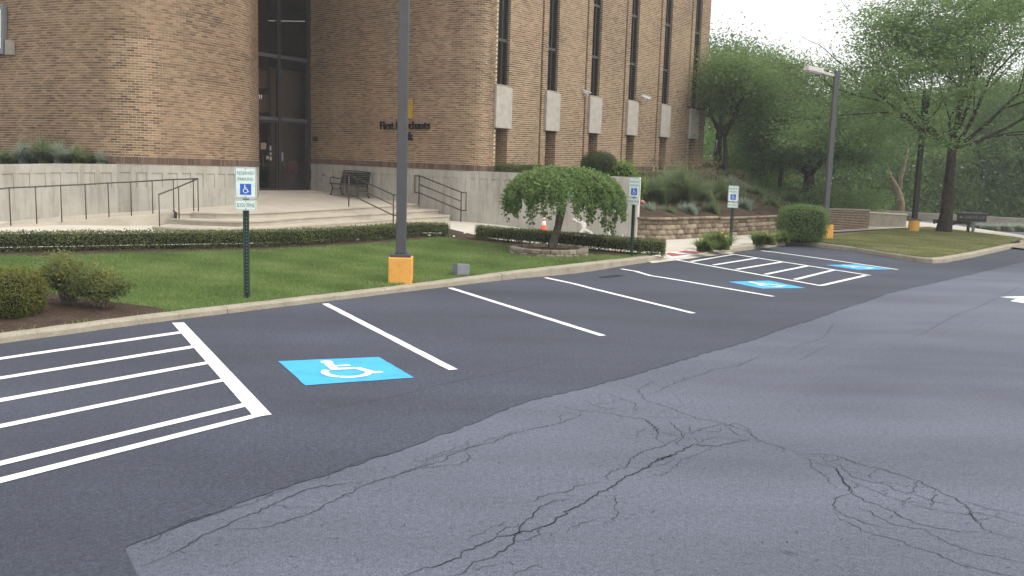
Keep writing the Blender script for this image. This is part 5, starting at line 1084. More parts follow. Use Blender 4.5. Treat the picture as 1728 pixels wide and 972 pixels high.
# ================================================================== PLANTS
def hedge(name, label, pts, width, height, zf, n, size=.035, mat='hedge', ends=True, lift=.06, group=None, top_t=.25, wob=.03):
    """clipped hedge along a plan polyline"""
    root = empty(name, label, 'hedge', group); pa = Path([(p[0], p[1]) for p in pts]); L = pa.c[-1]
    k = int(n); s = rng.random(k)*L; per = 2*height+width; w_ = rng.random(k)*per
    lat = np.where(w_ < height, -width/2, np.where(w_ < height+width, w_-height-width/2, width/2)); hz = np.where(w_ < height, w_, np.where(w_ < height+width, height, per-w_))
    rc = .09; edge = np.clip((np.abs(lat)-(width/2-rc))/rc, 0, 1)*np.clip((hz-(height-rc))/rc, 0, 1); hz = hz-edge*rc*.4; lat = lat*(1-edge*.12)
    nw = vnoise(np.column_stack([s, lat*2, hz*2]), 2.2, 2)-.5; lat = lat*(1+nw*wob*4); hz = np.maximum(lift*rng.random(k), hz*(1+nw*wob*2))
    q = pa.at(s); nr_ = pa.nrm(s); XY = q+nr_*lat[:, None]; Z = np.array([zf(*uv(a)) for a in XY])+hz
    out = np.column_stack([nr_*np.sign(lat)[:, None]*(np.abs(lat) > width*.42)[:, None], (hz > height*.9)*1.0])
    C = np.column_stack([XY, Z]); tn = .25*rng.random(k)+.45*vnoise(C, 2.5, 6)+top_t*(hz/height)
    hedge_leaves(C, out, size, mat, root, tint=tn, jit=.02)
    if ends:
        for e_ in (0, L):
            ke = int(n*.5*width/L+250); lat = (rng.random(ke)-.5)*width; hz = rng.random(ke)*height; q = pa.at(e_); nn_ = pa.nrm(min(e_, L-.01)); C = np.column_stack([q+nn_*lat[:, None], zf(*uv(q))+hz])
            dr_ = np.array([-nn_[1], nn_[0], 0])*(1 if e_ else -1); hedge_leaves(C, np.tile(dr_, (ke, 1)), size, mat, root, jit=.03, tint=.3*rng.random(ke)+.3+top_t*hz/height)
    # dark solid core added for opacity inside the clipped surface, open near the ground
    m_ = max(4, int(L/.3)); V = []; 
    for i in range(m_+1):
        ss = L*i/m_; q = pa.at(ss); nn_ = pa.nrm(min(ss, L-.001)); z0_ = zf(*uv(q)); a = width*.40*(.9+.2*random.random())
        for la, zz in ((-a, .09), (-a, height*.88), (a, height*.88), (a, .09)): V.append((*(q+nn_*la), z0_+zz*(.96+.08*random.random())))
    Q = [(i*4+j, (i+1)*4+j, (i+1)*4+(j+1) % 4, i*4+(j+1) % 4) for i in range(m_) for j in range(4)]+[(0, 1, 2, 3), (m_*4+3, m_*4+2, m_*4+1, m_*4)]
    npmesh('inner_core', V, Q, 'hedgecore', root)
    mb = MB()
    for i in range(int(L/.16)):
        ss = random.random()*L; q = pa.at(ss)+pa.nrm(min(ss, L-.01))*random.uniform(-.3, .3)*width; z0_ = zf(*uv(q)); mb.tube((*q, z0_-.03), (q[0]+random.uniform(-.05, .05), q[1]+random.uniform(-.05, .05), z0_+.2), .008, .005, 5, False)
    mb.build('stems', 'bark', root)['kind'] = 'stuff'; return root
hl = [W(u+.12, v+.28) for u, v in hb[:-1]]
hpts = smooth([(p.x, p.y) for p in hl]+[(P(748, 399, zf=z_lawn).x+.05, P(748, 399, zf=z_lawn).y+.25)], 1)
hedge('low_hedge', 'long low clipped hedge curving between the lawn and the entrance steps', hpts, .46, .33, z_lawn, 26000, .036)
h2 = [P(793, 404, zf=z_lawn), P(850, 409, zf=z_lawn), P(900, 414, zf=z_lawn), P(1000, 423, zf=z_lawn), P(1060, 429, zf=z_lawn), P(1106, 431.5, zf=z_lawn)]
hedge('low_hedge', 'low clipped hedge running from the umbrella tree to the red curb ramp', [(p.x+.22, p.y+.2) for p in h2], .5, .36, z_lawn, 17000, .034)
# white stones under the hedges
for (x, y) in ((60, 417), (145, 411), (150, 412), (190, 412), (235, 409), (320, 411), (345, 411), (395, 412), (430, 414), (455, 414), (490, 411), (540, 409), (600, 406), (640, 403), (728, 398), (744, 397), (768, 400), (784, 396), (852, 404), (880, 405), (910, 407), (935, 412), (955, 413), (975, 416)):
    p = P(x+random.uniform(-5, 5), y+random.uniform(-1, 1), zf=z_lawn); bm = bmesh.new(); bmesh.ops.create_icosphere(bm, subdivisions=1, radius=random.uniform(.035, .07))
    for v in bm.verts: v.co *= random.uniform(.75, 1.2); v.co.z *= .55
    me = bpy.data.meshes.new('stone'); bm.to_mesh(me); bm.free(); o = link('stone', me, 'stone'); o.location = p+Vector((0, 0, .03)); tag(o, 'small pale stone lying under the low hedge', 'stone', 'pale stones under the hedges')
def ellip(name, label, c, rad, n, size, mat, core=True, tint_top=.3, cat='bush', group=None, flatbottom=None, power=2.0, jit=.025, lump=.06, stems=None):
    """clipped rounded or boxy bush: superellipsoid shell of leaves round a dark solid core"""
    root = empty(name, label, cat, group); d = unit(n)
    nrm_ = (np.abs(d)**power).sum(1)**(-1/power); p = d*nrm_[:, None]; p *= (1-.16*rng.random((n, 1))**2); p *= 1+lump*(vnoise(d, 3.0, 9)[:, None]-.5)*2
    C = np.array(c)+p*np.array(rad)
    if flatbottom is not None: C[:, 2] = np.maximum(C[:, 2], flatbottom+rng.random(n)*.05)
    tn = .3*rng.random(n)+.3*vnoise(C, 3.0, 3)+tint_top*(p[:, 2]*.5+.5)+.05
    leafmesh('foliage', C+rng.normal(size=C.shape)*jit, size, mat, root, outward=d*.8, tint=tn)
    if core:
        bm = bmesh.new(); bmesh.ops.create_icosphere(bm, subdivisions=3, radius=1)
        for v in bm.verts:
            q = np.array(v.co); k = (np.abs(q)**power).sum()**(-1/power); q = q*k*.86*random.uniform(.95, 1.02); v.co = Vector(np.array(c)+q*np.array(rad))
            if flatbottom is not None: v.co.z = max(v.co.z, flatbottom+.02)
        me = bpy.data.meshes.new('inner_core'); bm.to_mesh(me); bm.free(); link('inner_core', me, 'hedgecore', root)  # dark solid filler added inside the leaves for opacity
    if stems is not None:
        mb = MB()
        for k in range(7): a = random.random()*6.28; mb.tube((c[0]+.1*math.cos(a), c[1]+.1*math.sin(a), stems), (c[0]+rad[0]*.5*math.cos(a), c[1]+rad[1]*.5*math.sin(a), c[2]), .014, .008, 5, False)
        mb.build('stems', 'bark', root)['kind'] = 'stuff'
    return root
def dsize(d): return d/F
# clipped ball on the planter, dark clipped hedges near the bank
c = P(1011, 276.5, d=28.5); ellip('ball_shrub', 'dark clipped ball shrub above the tall concrete planter wall', tuple(c), (.57, .57, .37), 9000, .032, 'yew', power=2.3, stems=1.85)
def boxhedge(name, label, x0, x1, y0, y1, d0, d1, n, mat='hedge', zlow=None, wid=.5):
    a, b = P(x0, y1, d=d0), P(x1, y1, d=d1); zb = min(a.z, b.z); hz = P(x0, y0, d=d0).z-a.z
    return hedge(name, label, [(a.x, a.y), (b.x, b.y)], wid, hz, lambda u, v: zb, n, .035, mat)
boxhedge('clipped_hedge', 'low clipped hedge under the first two slot windows', 842, 912, 277.5, 294, 28.4, 29.4, 6000, 'hedge')
ellip('leafy_shrub', 'yellow green leafy shrub at the corner of the tall planter wall', tuple(P(1050, 292, d=28.2)), (.42, .35, .30), 1600, .075, 'bright', core=True, cat='shrub', jit=.08, lump=.2)
ellip('leafy_shrub', 'bright green shrub beside the end of the tall concrete wall', tuple(P(1077, 318, d=28.4)), (.22, .3, .36), 900, .06, 'bright', core=True, cat='shrub', jit=.07, lump=.2)
boxhedge('clipped_hedge', 'dark clipped hedge at the base of the bank past the last cast panel', 1172, 1212, 289, 305, 36.5, 39.5, 5200, 'yew', wid=1.0)
boxhedge('clipped_hedge', 'dark clipped hedge behind the fountain grasses at the bank base', 1085, 1165, 290, 302, 32.5, 35, 5000, 'hedge', wid=.7)
boxhedge('clipped_hedge', 'dark green clipped hedge beyond the far bank corner', 1187, 1216, 276, 286, 41.5, 43, 2600, 'yew', wid=.8)
# square bush by the second light pole
sb = P(1362, 409, z=.15); ellip('square_bush', 'glossy dark green bush clipped square in front of the orange pole base', (sb.x, sb.y+.55, .15+.56), (.68, .6, .54), 12000, .05, 'mid', power=5, flatbottom=.2, jit=.03, stems=.1, tint_top=.2)
# shrubs in the corner bed at lower left
a = P(14, 541, zf=z_lawn); ellip('clipped_bush', 'clipped olive green bush at the curb corner of the bed', (a.x-.20, a.y+.34, .10+.27), (.40, .42, .30), 13000, .026, 'topyel', power=3, flatbottom=.10, tint_top=.5, jit=.018, stems=.1)
def loose(name, label, px, py, dx, rad, n, size, mat, off=.3, z=.17, cat='shrub'):
    b = P(px, py, zf=z_lawn); root = empty(name, label, cat); c0 = np.array((b.x+dx, b.y+off, z+.02)); mb = MB(); C = []; 
    for k in range(26):
        a = random.random()*6.28; r_ = math.sqrt(random.random()); tip = c0+np.array((rad[0]*r_*math.cos(a), rad[1]*r_*math.sin(a), rad[2]*(1.05-.55*r_*r_)*random.uniform(.75, 1.15)))
        mid_ = c0+(tip-c0)*.5+np.array((random.uniform(-.05, .05), random.uniform(-.05, .05), .06)); mb.path([c0+np.array((random.uniform(-.1, .1), random.uniform(-.1, .1), -.05)), mid_, tip], [.009, .006, .003], 5)
        m_ = n//26; t = .45+.6*rng.random((m_, 1))**.7; C.append(c0+(tip-c0)*t+rng.normal(size=(m_, 3))*np.array((.07, .07, .05)))
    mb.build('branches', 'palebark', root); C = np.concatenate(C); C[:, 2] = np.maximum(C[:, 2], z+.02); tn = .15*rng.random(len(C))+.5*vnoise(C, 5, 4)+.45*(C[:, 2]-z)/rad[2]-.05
    leafmesh('foliage', C, size, mat, root, tint=tn); return root
loose('loose_shrub', 'sparse yellow green shrub with bare twigs beside the clipped bush', 100, 522, -.05, (.42, .34, .56), 6500, .036, 'loose', .35)
loose('loose_shrub', 'low sparse brownish shrub at the mulch edge nearest the hatched bay', 155, 526, .05, (.40, .30, .38), 5000, .034, 'loose', .2)
# ------------------------------------------------------------------ grasses and daylilies
def blades(name, root, c, n, L, spread, w_, mat, lean=.6, tint=None, base=.12, segs=4):
    an = rng.random(n)*6.283; r0 = base*np.sqrt(rng.random(n)); B = np.column_stack([c[0]+r0*np.cos(an*1.7), c[1]+r0*np.sin(an*1.7), np.full(n, c[2])])
    Ln = L*(.6+.5*rng.random(n)); ln = lean*(.15+.95*rng.random(n)); dirs = np.column_stack([np.cos(an), np.sin(an)]); V = []
    side = np.column_stack([-np.sin(an), np.cos(an), 0*an])
    for k in range(segs+1):
        t = k/segs; hor = Ln*spread*ln*(t**1.8); z = Ln*(t-.52*np.minimum(ln, 1.1)*t**2.4); p = B+np.column_stack([dirs*hor[:, None], z]); ww = w_*(1-t)**.6+.0008
        V += [p-side*ww/2, p+side*ww/2]
    V = np.stack(V, 1); Q = np.concatenate([np.stack([np.arange(n)*(2*segs+2)+2*k+j for j in (0, 1, 3, 2)], 1) for k in range(segs)])
    tn = (.65*rng.random(n)+.2 if tint is None else tint); return npmesh(name, V.reshape(-1, 3), Q, mat, root, np.repeat(tn, 2*segs+2))
def fountain(label, px, py, d, L, n, plume=True, mat='reed', spread=.75, base=.25, lean=.7, name='fountain_grass'):
    c = P(px, py, d=d); base *= .6; lean = 1.05; spread = .95; root = empty(name, label, 'grass'); blades('blades', root, tuple(c), int(n*.62), L, spread, .026, mat, lean, base=base)
    if plume:
        k = int(n*.30); an = rng.random(k)*6.28; rr_ = base+.75*L*np.sqrt(rng.random(k))*.6; zz = L*(.78+.35*rng.random(k)); C = np.column_stack([c.x+rr_*np.cos(an), c.y+rr_*np.sin(an), c.z+zz-rr_*.25])
        leafmesh('plumes', C, .13, 'plume', root, aspect=.12, droop=-.6)
    return root
fountain('large fountain grass with tan plumes on the mulch bank', 1148, 354, 30.5, 1.85, 3200, True, base=.75, lean=.8)
fountain('smaller green grass clump left of the big fountain grass on the mulch bank', 1108, 352, 29.6, 1.35, 2000, False, base=.6)
fountain('green grass clump right of the big fountain grass by the third sign', 1213, 352, 33.5, 1.5, 2000, True, base=.7)
fountain('soft green grass clump near the sloping dark wall', 1275, 352, 38, 1.3, 1600, False, base=.9)
fountain('wispy tan grass tuft at the foot of the big fountain grass', 1180, 356, 29.8, .4, 500, False, mat='plume', base=.2)
for x, y, d, L_, mt_, lab in ((1092, 366, 28.2, .6, 'silver', 'gray green tuft on the mulch just above the block wall corner'), (1128, 368, 28.6, .5, 'reed', 'small green tuft on the mulch in front of the left grass clump'), (1162, 366, 29.2, .62, 'silver', 'gray green tuft in front of the big fountain grass'), (1200, 364, 30.2, .6, 'reed', 'green tuft above the joint of the two block walls'), (1255, 360, 32.5, .75, 'silver', 'gray green tuft on the mulch behind the third sign'), (1300, 357, 35, .8, 'reed', 'green tuft on the mulch above the end of the middle block wall'), (1165, 332, 33.5, 1.0, 'silver', 'pale grass clump behind the big fountain grass'), (1232, 330, 37.5, 1.0, 'silver', 'pale grass clump below the dark clipped hedge')):
    fountain(lab, x, y, d, L_, 700, False, mt_, .9, .5, .8, 'ground_grass')
for x, y, d, lab in ((1250, 340, 38, 'broad grass clump between the third sign and the forked tree'), (1185, 352, 31.5, 'feathery grass clump right of the big fountain grass above the block wall'), (1190, 338, 36, 'pale grass tuft between the big fountain grass and the dark hedge'), (1245, 352, 36, 'arching grass tuft between the third sign and the sloping wall'), (1300, 352, 40, 'arching grass tuft below the forked tree'), (1335, 350, 41, 'arching grass tuft left of the dark multi-limbed tree')):
    fountain(lab, x, y, d, 1.0, 1200, False, 'reed', .9, .8, .8, 'ground_grass')
for i, (x, y, d, L, mt) in enumerate(((12, 280, 23.6, .62, 'reed'), (45, 279, 23.8, .85, 'silver'), (78, 279, 23.6, .98, 'reed'), (105, 279, 23.7, .82, 'silver'), (135, 279, 23.7, .68, 'reed'), (175, 279, 24.0, .52, 'silver'), (-30, 280, 23.6, .65, 'reed'))):
    lab = ['short green tuft of planter grass at the left by the brick wall', 'gray green lavender clump in the left planter with a wire hoop', 'tallest green grass clump in the left planter with flower stalks', 'gray green lavender clump beside the tallest planter grass', 'low green grass clump in the left planter past the lavender', 'smallest gray green tuft where the planter meets the brick tower', 'green planter grass clump under the notice board'][i]
    dw = WL.at(WL.s_of_px(x, 290))[1] if x > -120 else d; dt = LT.at(LT.s_of_px(x, 270))[1]; d = .5*(max(dw+.25, dt-1.0)+dt-.05)
    r_ = fountain(lab, x, y+4, d, L, 1100, i == 2, mt, .8, .30, .8, 'planter_grass')
hp = empty('wire_hoop', 'thin dark wire plant hoop in the left planter', 'plant support'); mb = MB(); c = P(46, 262, d=23.9)
mb.path([c+Vector((.13*math.cos(a), 0, .13*math.sin(a)+.06)) for a in np.linspace(-.9, 4.0, 14)]+[c+Vector((.05, 0, -.5))], .008, 6); mb.path([P(60, 275, d=23.8), P(64, 262, d=23.8), P(72, 256, d=23.8), P(78, 262, d=23.8)], .007, 6); mb.build('wire', 'dark', hp)
def lily(label, px, py, L, n, base, nfl):
    c = P(px, py, z=.15); root = empty('daylily_clump', label, 'plant', 'daylilies by the walk curb'); blades('blades', root, (c.x, c.y, .14), int(n*.55), L*1.1, 1.25, .03, 'lily', 1.1, base=base*.8)
    for k in range(nfl):
        q = Vector((c.x+random.uniform(-.4, .4)*base*2, c.y-random.random()*base, .14+L*random.uniform(.55, .85))); mb = MB()
        for j in range(6): a = j*1.047; mb.add([q, q+Vector((.045*math.cos(a-.3), .045*math.sin(a-.3), .025)), q+Vector((.075*math.cos(a), .075*math.sin(a), .03)), q+Vector((.045*math.cos(a+.3), .045*math.sin(a+.3), .025))], [(0, 1, 2, 3)])
        fl_ = mb.build('flower', 'yellow', root)
lily('arching green daylily clump around the third sign post', 1212, 420, .55, 1300, .38, 2); lily('arching green daylily clump at the curb ramp edge', 1190, 424, .42, 700, .26, 1)
lily('arching green daylily clump between the third sign and the square bush', 1290, 412, .46, 1100, .42, 1); lily('darker daylily clump next to the square bush', 1322, 408, .42, 700, .25, 0)
sv = [(1672, 389, .30), (1694, 393, .34), (1718, 397, .36), (1748, 400, .36)]
for i, (x, y, L) in enumerate(sv):
    c = P(x, y, d=40.5); root = empty('silver_shrub', ['silver gray shrub just past the drive-up sign', 'second silver gray shrub past the drive-up sign', 'third silver gray shrub past the drive-up sign', 'outermost silver gray shrub along the long low wall'][i], 'shrub', 'silver shrubs by the far wall'); blades('blades', root, (c.x, c.y, .02), 500, L+.1, 1.1, .03, 'silver', 1.0, base=.45)
ellip('rust_shrub', 'low reddish brown shrub behind the drive-up sign', tuple(P(1655, 388, d=41)), (.8, .4, .22), 1400, .06, 'plume', cat='shrub', jit=.1)
# ------------------------------------------------------------------ umbrella tree with block ring
ut = empty('umbrella_tree', 'small weeping umbrella shaped tree in a round block planter on the lawn', 'tree')
tb = P(931, 424, zf=z_lawn); tb.z += .06; tk = P(945, 366, d=tb.y+.05); cen = P(948, 345, d=tb.y+.1); topz = P(940, 280, d=tb.y).z
mb = MB(); mb.path([tb+Vector((-.03, 0, -.25)), tb+Vector((0, 0, .02)), tb.lerp(tk, .3)+Vector((.0, 0, 0)), tb.lerp(tk, .7)+Vector((.015, 0, 0)), tk, tk+Vector((.06, .02, .25))], [.15, .125, .10, .092, .10, .085], 12)
for k in range(6): a = k*1.05+.3; mb.path([tb+Vector((.05*math.cos(a), .05*math.sin(a), .04)), tb+Vector((.2*math.cos(a), .2*math.sin(a), -.02)), tb+Vector((.42*math.cos(a), .42*math.sin(a), -.09))], [.05, .035, .015], 6)
mb.build('trunk', 'palebark', ut, True)
hub = tk+Vector((.06, .02, .3)); rad = 1.46; br = MB(); C = []; OUT = []; cx0 = P(949, 330, d=tb.y)
zrim = P(945, 369, d=tb.y).z
for k in range(330):
    a = random.random()*6.283; lob = 1+.07*math.sin(3*a+1)+.05*math.sin(7*a); Rk = rad*lob*random.uniform(.93, 1.04); tz = topz-.03-.10*random.random(); zr_ = zrim+random.uniform(-.26, .16)+(.10 if math.cos(a) < -.6 else 0)
    o2 = Vector((math.cos(a), math.sin(a), 0)); pts = []; tend = random.uniform(.55, 1.0)
    for t in np.linspace(0, 1, 9):
        th = t*tend*math.pi/2; rr2 = Rk*math.sin(th)**.85; ht = zr_+(tz-zr_)*math.cos(th)**.75 if t > .12 else hub.z+(tz-hub.z)*t/.12
        base_xy = hub.to_2d().lerp(cx0.to_2d(), min(1, t*3)); pts.append(Vector((base_xy.x+o2.x*rr2, base_xy.y+o2.y*rr2, ht)))
    if k < 60: br.path(pts, [.020*(1-.85*t)+.003 for t in np.linspace(0, 1, 9)], 5)
    pa3 = np.array([list(p) for p in pts]); m_ = 92; tt_ = .12+.88*rng.random(m_)**.62; q = np.stack([np.interp(tt_, np.linspace(0, 1, 9), pa3[:, i]) for i in range(3)], 1); q += rng.normal(size=q.shape)*np.array((.045, .045, .04)); q[:, 2] -= .08*rng.random(m_)**2; C.append(q)
for x, y in ((1022, 372), (1030, 378), (1036, 372), (1025, 385), (1018, 378), (1040, 365), (1034, 388), (992, 364), (998, 368), (858, 352), (850, 350), (1046, 350), (1050, 345)):     # hanging shoots
    q0_ = P(x+random.uniform(-3, 3), y, d=tb.y-.2+.5*random.random()); C.append(np.array(q0_)+rng.normal(size=(26, 3))*np.array((.045, .05, .07)))
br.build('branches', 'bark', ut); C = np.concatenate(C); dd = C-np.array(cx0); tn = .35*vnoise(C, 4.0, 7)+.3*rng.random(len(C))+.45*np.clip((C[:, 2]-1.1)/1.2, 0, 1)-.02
od = dd/np.linalg.norm(dd, axis=1, keepdims=True)
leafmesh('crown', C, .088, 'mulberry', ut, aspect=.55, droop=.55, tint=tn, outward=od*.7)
rg = empty('tree_ring', 'round two course block planter ring around the umbrella tree', 'planter')
rc_ = P(926, 429, zf=z_lawn); R_ = (P(993, 431, zf=z_lawn).x-P(860, 427, zf=z_lawn).x)/2
nb_ = 26; bl = 2*math.pi*R_/nb_
for r_ in range(2):
    for k in range(nb_):
        a = (k+.5*r_)*2*math.pi/nb_; bm = bmesh.new(); bmesh.ops.create_cube(bm, size=1)
        for v in bm.verts: v.co.x *= (bl-.015)*(1 if v.co.y < 0 else .84); v.co.y *= .19; v.co.z *= .088
        bmesh.ops.bevel(bm, geom=bm.edges[:], offset=.012, segments=1, affect='EDGES')
        for v in bm.verts: v.co += Vector((random.uniform(-.006, .006),)*3)
        me = bpy.data.meshes.new('block'); bm.to_mesh(me); bm.free(); o = link('block', me, 'ringblock', rg)
        o.location = (rc_.x+(R_-.1-.008*r_)*math.sin(a), rc_.y-(R_-.1-.008*r_)*math.cos(a), z_lawn(*uv(rc_))+.035+.094*r_); o.rotation_euler = (0, 0, a)
mb = MB(); mb.add([(rc_.x, rc_.y, z_lawn(*uv(rc_))+.14)]+[(rc_.x+(R_-.15)*math.cos(t), rc_.y+(R_-.15)*math.sin(t), z_lawn(*uv(rc_))+.10) for t in np.linspace(0, 6.283, 25)[:-1]], [(0, i+1, (i+1) % 24+1) for i in range(24)]); mb.build('soil', 'mulch', rg)
# ------------------------------------------------------------------ trees
def grow(base, height, r0, spec, seed):
    """branch skeleton: list of tubes and tip positions. spec: dict"""
    R = random.Random(seed); segs = []; tips = []
    def branch(p, d, L, r, lev):
        n = 4; pts = [p.copy()]; q = p.copy(); dd = d.copy()
        for i in range(n):
            dd = (dd+Vector((R.gauss(0, 1), R.gauss(0, 1), R.gauss(0, .6)))*spec['wob']*(.3 if lev == 0 else 1)+Vector((0, 0, spec['up'][min(lev, len(spec['up'])-1)]))).normalized(); q = q+dd*(L/n); pts.append(q.copy())
        r1 = r*.62; segs.append((pts, [r+(r1-r)*i/n for i in range(n+1)], lev))
        if lev >= spec['levels']: tips.append((pts[-1], dd, lev)); tips.append((pts[2], dd, lev)); tips.append((pts[3], dd, lev)); return
        if lev == spec['levels']-1: tips.append((pts[-1], dd, lev))
        if lev == 0 and 'limbs' in spec:
            for dx, dy, dz, Lm, fr_ in spec['limbs']:
                branch(pts[-1] if fr_ > .9 else pts[-1].lerp(pts[1], 1-fr_), Vector((dx, dy, dz)).normalized(), Lm, r1*(.35+.13*Lm/2.5), 1)
            return
        k = R.choice(spec['kids'][min(lev, len(spec['kids'])-1)]); a0_ = R.random()*6.28
        for i in range(k):
            ang = math.radians(R.uniform(*spec['ang'])); az = a0_+i*6.283/k+R.uniform(-.4, .4)
            ax = dd.orthogonal().normalized(); ax = Matrix.Rotation(az, 3, dd) @ ax; nd = (Matrix.Rotation(ang, 3, ax) @ dd).normalized()
            st_ = pts[-1] if i < 2 or lev == 0 else pts[R.choice((2, 3))]
            branch(st_, nd, L*R.uniform(*spec['len']), r1*(.85 if i == 0 else .62), lev+1)
    branch(Vector(base), Vector(spec.get('dir', (0, 0, 1))).normalized(), height, r0, 0)
    return segs, tips
def tree(name, label, base, trunk_h, r0, spec, seed, leaf, mat, bark='bark', per=55, clump=(.55, .55, .22), flat=.35, cat='tree', maxlev=4, group=None, extra=(), aspect=.5, hole=0.0, limit=None):
    root = empty(name, label, cat, group); segs, tips = grow(base, trunk_h, r0, spec, seed)
    mb = MB(); fl_ = Vector(base)
    for pts, rs_, lev in segs:
        if lev > maxlev: continue
        if lev == 0: pts = [pts[0]-Vector((0, 0, .3))]+pts; rs_ = [rs_[0]*1.55]+[rs_[0]*1.25]+rs_[1:]
        mb.path(pts, rs_, 10 if lev < 2 else 6 if lev < 3 else 4)
    mb.build('trunk', bark, root, True)
    T = np.array([list(t[0]) for t in tips]+[list(e_) for e_ in extra])
    if limit: T = T[limit(T)]
    if hole: T = T[vnoise(T, .9, seed) > hole]
    n = len(T)*per; C = np.repeat(T, per, 0); sc = np.repeat(.6+.8*rng.random((len(T), 1)), per, 0)
    tiltdir = np.repeat(rng.normal(size=(len(T), 2))*.3, per, 0); g_ = rng.normal(size=(n, 3))*.5; off_ = g_*np.array(clump)*sc*2; off_[:, 2] += (off_[:, :2]*tiltdir).sum(1)
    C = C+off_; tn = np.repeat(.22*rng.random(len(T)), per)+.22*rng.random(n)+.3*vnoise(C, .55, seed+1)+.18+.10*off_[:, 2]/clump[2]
    leafmesh('crown', C, leaf, mat, root, aspect=aspect, flat=flat, tint=tn); return root
SP_L = dict(levels=4, wob=.13, up=(.10, .10, .05, .02, -.02), kids=((5,), (3, 4), (3,), (3,)), ang=(24, 52), len=(.66, .86))
SP_M = dict(levels=4, wob=.14, up=(.12, .10, .06, .0, -.05), kids=((4,), (3, 4), (3,), (3,)), ang=(26, 55), len=(.62, .82))
bT3 = P(1592, 394, z=.17)
LIMBS = [(-.75, .1, .62, 3.0, 1), (.8, .05, .55, 3.0, 1), (-.3, -.35, .95, 3.2, 1), (.25, .3, 1, 3.4, 1), (.45, -.4, .75, 2.8, 1), (-.5, .6, .6, 2.9, 1), (0, 0, 1, 3.3, 1), (-.95, -.2, .22, 2.7, .92), (.92, -.25, .2, 2.6, .92), (-.25, -.9, .28, 2.2, .92), (.2, .95, .3, 2.4, .92)]
tree('locust_tree', 'large airy tree with a thick trunk on the grass island', tuple(bT3), 3.25, .245, dict(SP_L, dir=(.09, 0, 1), levels=4, limbs=LIMBS, up=(.05, .07, .03, .0, -.03), len=(.68, .88)), 5, .125, 'locust', per=125, clump=(.60, .60, .12), flat=.55, maxlev=4, aspect=.45, hole=.33, limit=lambda T: (T[:, 2] > 3.3) & ~((toimg(T)[0] < 1462) & (toimg(T)[1] < 118)) & ~((toimg(T)[0] < 1385) & (toimg(T)[1] < 200)))
bT1 = P(1225, 312, d=40)
tree('shade_tree', 'forked tree beside the far corner of the bank', (bT1.x, bT1.y, bT1.z), 2.1, .14, dict(SP_M, len=(.62, .80)), 12, .125, 'mid', per=105, clump=(.55, .55, .28), flat=.25, limit=lambda T: (T[:, 2] > bT1.z+1.5) & (T[:, 0]/T[:, 1] > .214))
bT1c = P(1322, 318, d=47); tree('shade_tree', 'mid green tree between the forked tree and the dark multi-limbed tree', (bT1c.x, bT1c.y, .9), 2.9, .13, dict(SP_M, len=(.62, .78)), 58, .135, 'mid', per=85, clump=(.6, .6, .3), flat=.25, maxlev=3, limit=lambda T: (T[:, 2] > 3.6) & (toimg(T)[1] > 92))
bT1b = P(1209, 298, d=46); tree('shade_tree', 'dark leaning tree behind the bank corner next to the white post', (bT1b.x, bT1b.y, bT1b.z-.3), 2.6, .26, dict(SP_M), 21, .15, 'maple', per=44, clump=(.6, .6, .35), flat=.2, maxlev=3)
bT2 = P(1364, 340, d=43)
tree('shade_tree', 'dark multi-limbed tree behind the square bush and the second light pole', (bT2.x, bT2.y, bT2.z), 1.3, .36, dict(SP_M, ang=(32, 62), kids=((6,), (3, 4), (3,), (3,)), len=(.78, .95)), 33, .135, 'maple', per=90, clump=(.6, .6, .26), flat=.25, maxlev=4, limit=lambda T: T[:, 2] > bT2.z+2.0)
dT = P(1518, 372, d=50); mb = MB(); rt_ = empty('dead_tree', 'pale bare forked trunk at the edge of the woods', 'tree')
mb.path([dT-Vector((0, 0, .4)), dT+Vector((0, 0, 1)), P(1514, 318, d=50), P(1504, 300, d=50), P(1500, 285, d=50)], [.26, .22, .18, .11, .05]); mb.path([P(1514, 322, d=50), P(1520, 300, d=50), P(1527, 275, d=50), P(1534, 250, d=50)], [.16, .13, .09, .04]); mb.build('trunk', 'deadbark', rt_, True)
# woodland behind: individual trees in front, one mass of foliage behind
WT = [(1260, 330, 56, 'bright', 2.0, 41), (1330, 335, 60, 'wood', 2.4, 42), (1420, 345, 58, 'wood', 2.2, 43), (1480, 350, 60, 'bright', 2.0, 44), (1570, 352, 57, 'wood', 2.4, 45), (1650, 356, 56, 'wood', 2.6, 46), (1725, 360, 54, 'maple', 2.6, 47), (1800, 360, 50, 'maple', 2.6, 48), (1200, 320, 62, 'wood', 2.4, 49), (1690, 356, 66, 'mid', 3.2, 50), (1470, 345, 68, 'mid', 3.0, 51)]
WL_ = ['light green tree behind the block wall past the sloping wall', 'woodland tree behind the thin dark lamp post', 'woodland tree behind the lamp head of the second light pole', 'light green woodland tree behind the short gray concrete wall', 'woodland tree between the island pole and the island tree', 'woodland tree above the drive-up sign', 'dark woodland tree above the silver shrubs', 'dark woodland tree at the outer end of the long low wall', 'woodland tree just past the far bank corner', 'taller woodland tree rising behind the drive-up sign', 'taller woodland tree rising behind the pale bare trunk']
for (x, y, d, mt, hh, sd2), lab in zip(WT, WL_):
    d += 9; hh *= 1.15
    b = P(x, y, d=d); tree('woodland_tree', lab, (b.x, b.y, min(b.z, 1.0)), hh, .17, dict(SP_M, kids=((5,), (3,), (3,), (3,)), len=(.70, .88)), sd2, .16, mt, per=60, clump=(.7, .7, .42), flat=.15, maxlev=3, group='woodland trees')
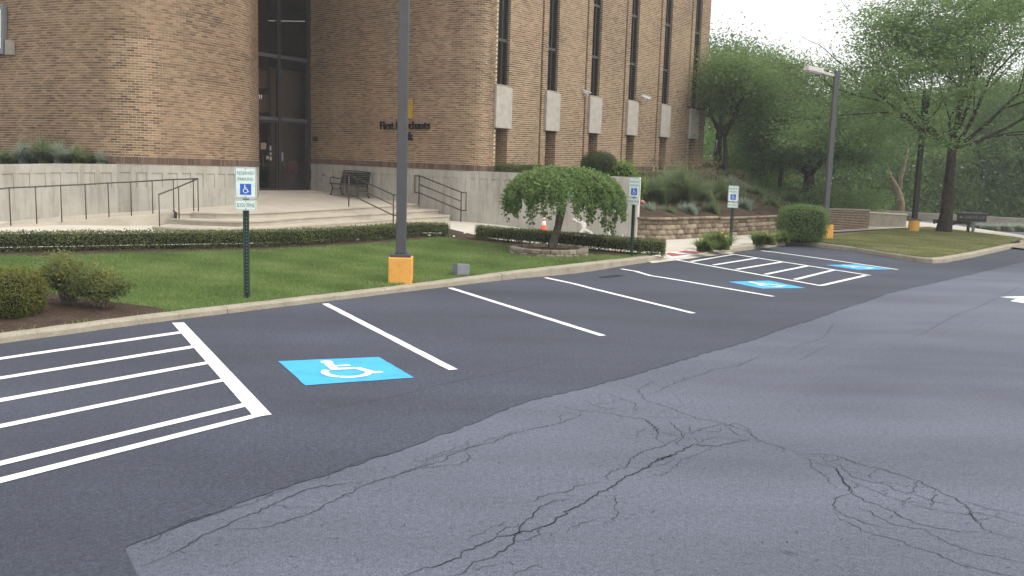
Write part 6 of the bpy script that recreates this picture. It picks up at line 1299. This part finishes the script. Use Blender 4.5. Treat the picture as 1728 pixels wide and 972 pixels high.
# dense undergrowth mass
n = 120000; s = rng.random(n); xs = 1130+s*800; dep = 58+rng.random(n)*24; zz = (rng.random(n)**1.3)*5.5
C = np.array([list(P(x, 330, d=d)) for x, d in zip(xs[:4000], dep[:4000])]); C = np.repeat(C, 30, 0)[:n]; C[:, 2] = -.2+zz; C[:, :2] += rng.normal(size=(n, 2))*1.0
keep = vnoise(np.column_stack([C[:, 0], C[:, 1]*.5, C[:, 2]]), .8, 77) > .15*(.2+zz/5); C = C[keep]
tag(leafmesh('undergrowth', C, .26, 'wood', None, aspect=.6, tint=.25*rng.random(len(C))+.6*vnoise(C, .45, 78)), 'dense green undergrowth filling the woods beyond the far wall', 'woods', kind='stuff')
def cover(name, label, pxd, n, size, mat, rz, zr2, cat='shrub'):
    """low spreading shrub mass along a pixel line at given depths"""
    root = empty(name, label, cat); a = np.array([list(P(x, y, d=d)) for x, y, d in pxd]); t = rng.random(n)*(len(a)-1); i = np.minimum(t.astype(int), len(a)-2); f = (t-i)[:, None]
    C = a[i]*(1-f)+a[i+1]*f; C += rng.normal(size=(n, 3))*np.array((rz, rz, 0)); C[:, 2] += zr2*rng.random(n)**.8*(.6+.8*vnoise(C, .9, 15))
    leafmesh('foliage', C, size, mat, root, tint=.25*rng.random(n)+.5*vnoise(C, 1.1, 16)+.2); return root
cover('shrub_row', 'dark shrubs behind the low brick wall', ((1385, 358, 38), (1430, 358, 40), (1472, 360, 41.5)), 7000, .11, 'maple', .5, 1.0)
cover('shrub_row', 'green shrubs on the bank below the dark multi-limbed tree', ((1290, 340, 44), (1340, 345, 44), (1400, 348, 45)), 8000, .11, 'wood', .8, .75)
cover('shrub_row', 'light green shrubs beside the sloping wall', ((1225, 308, 46), (1270, 315, 46), (1310, 325, 47)), 8000, .12, 'bright', .8, 1.7)
cover('ground_cover', 'low ground cover between the fountain grasses and the block wall end', ((1235, 352, 34), (1290, 352, 38), (1330, 354, 39)), 5000, .08, 'wood', .6, .3)

# ------------------------------------------------------------------ added pale air volume standing in for lens glare
mh, th, bh_ = nm('glare_volume'); th.nodes.remove(bh_); pv = N(th, 'ShaderNodeVolumePrincipled'); pv.inputs['Density'].default_value = .0011; pv.inputs['Color'].default_value = (.97, .98, 1, 1); th.links.new(pv.outputs[0], th.nodes['Material Output'].inputs['Volume']); MT['glare_veil'] = mh
mb = MB(); mb.box(-110, 110, -70, 110, -1.2, 22); tag(mb.build('glare_veil', 'glare_veil'), 'thin added pale volume standing in for lens glare over the whole scene', 'glare_veil', kind='stuff')
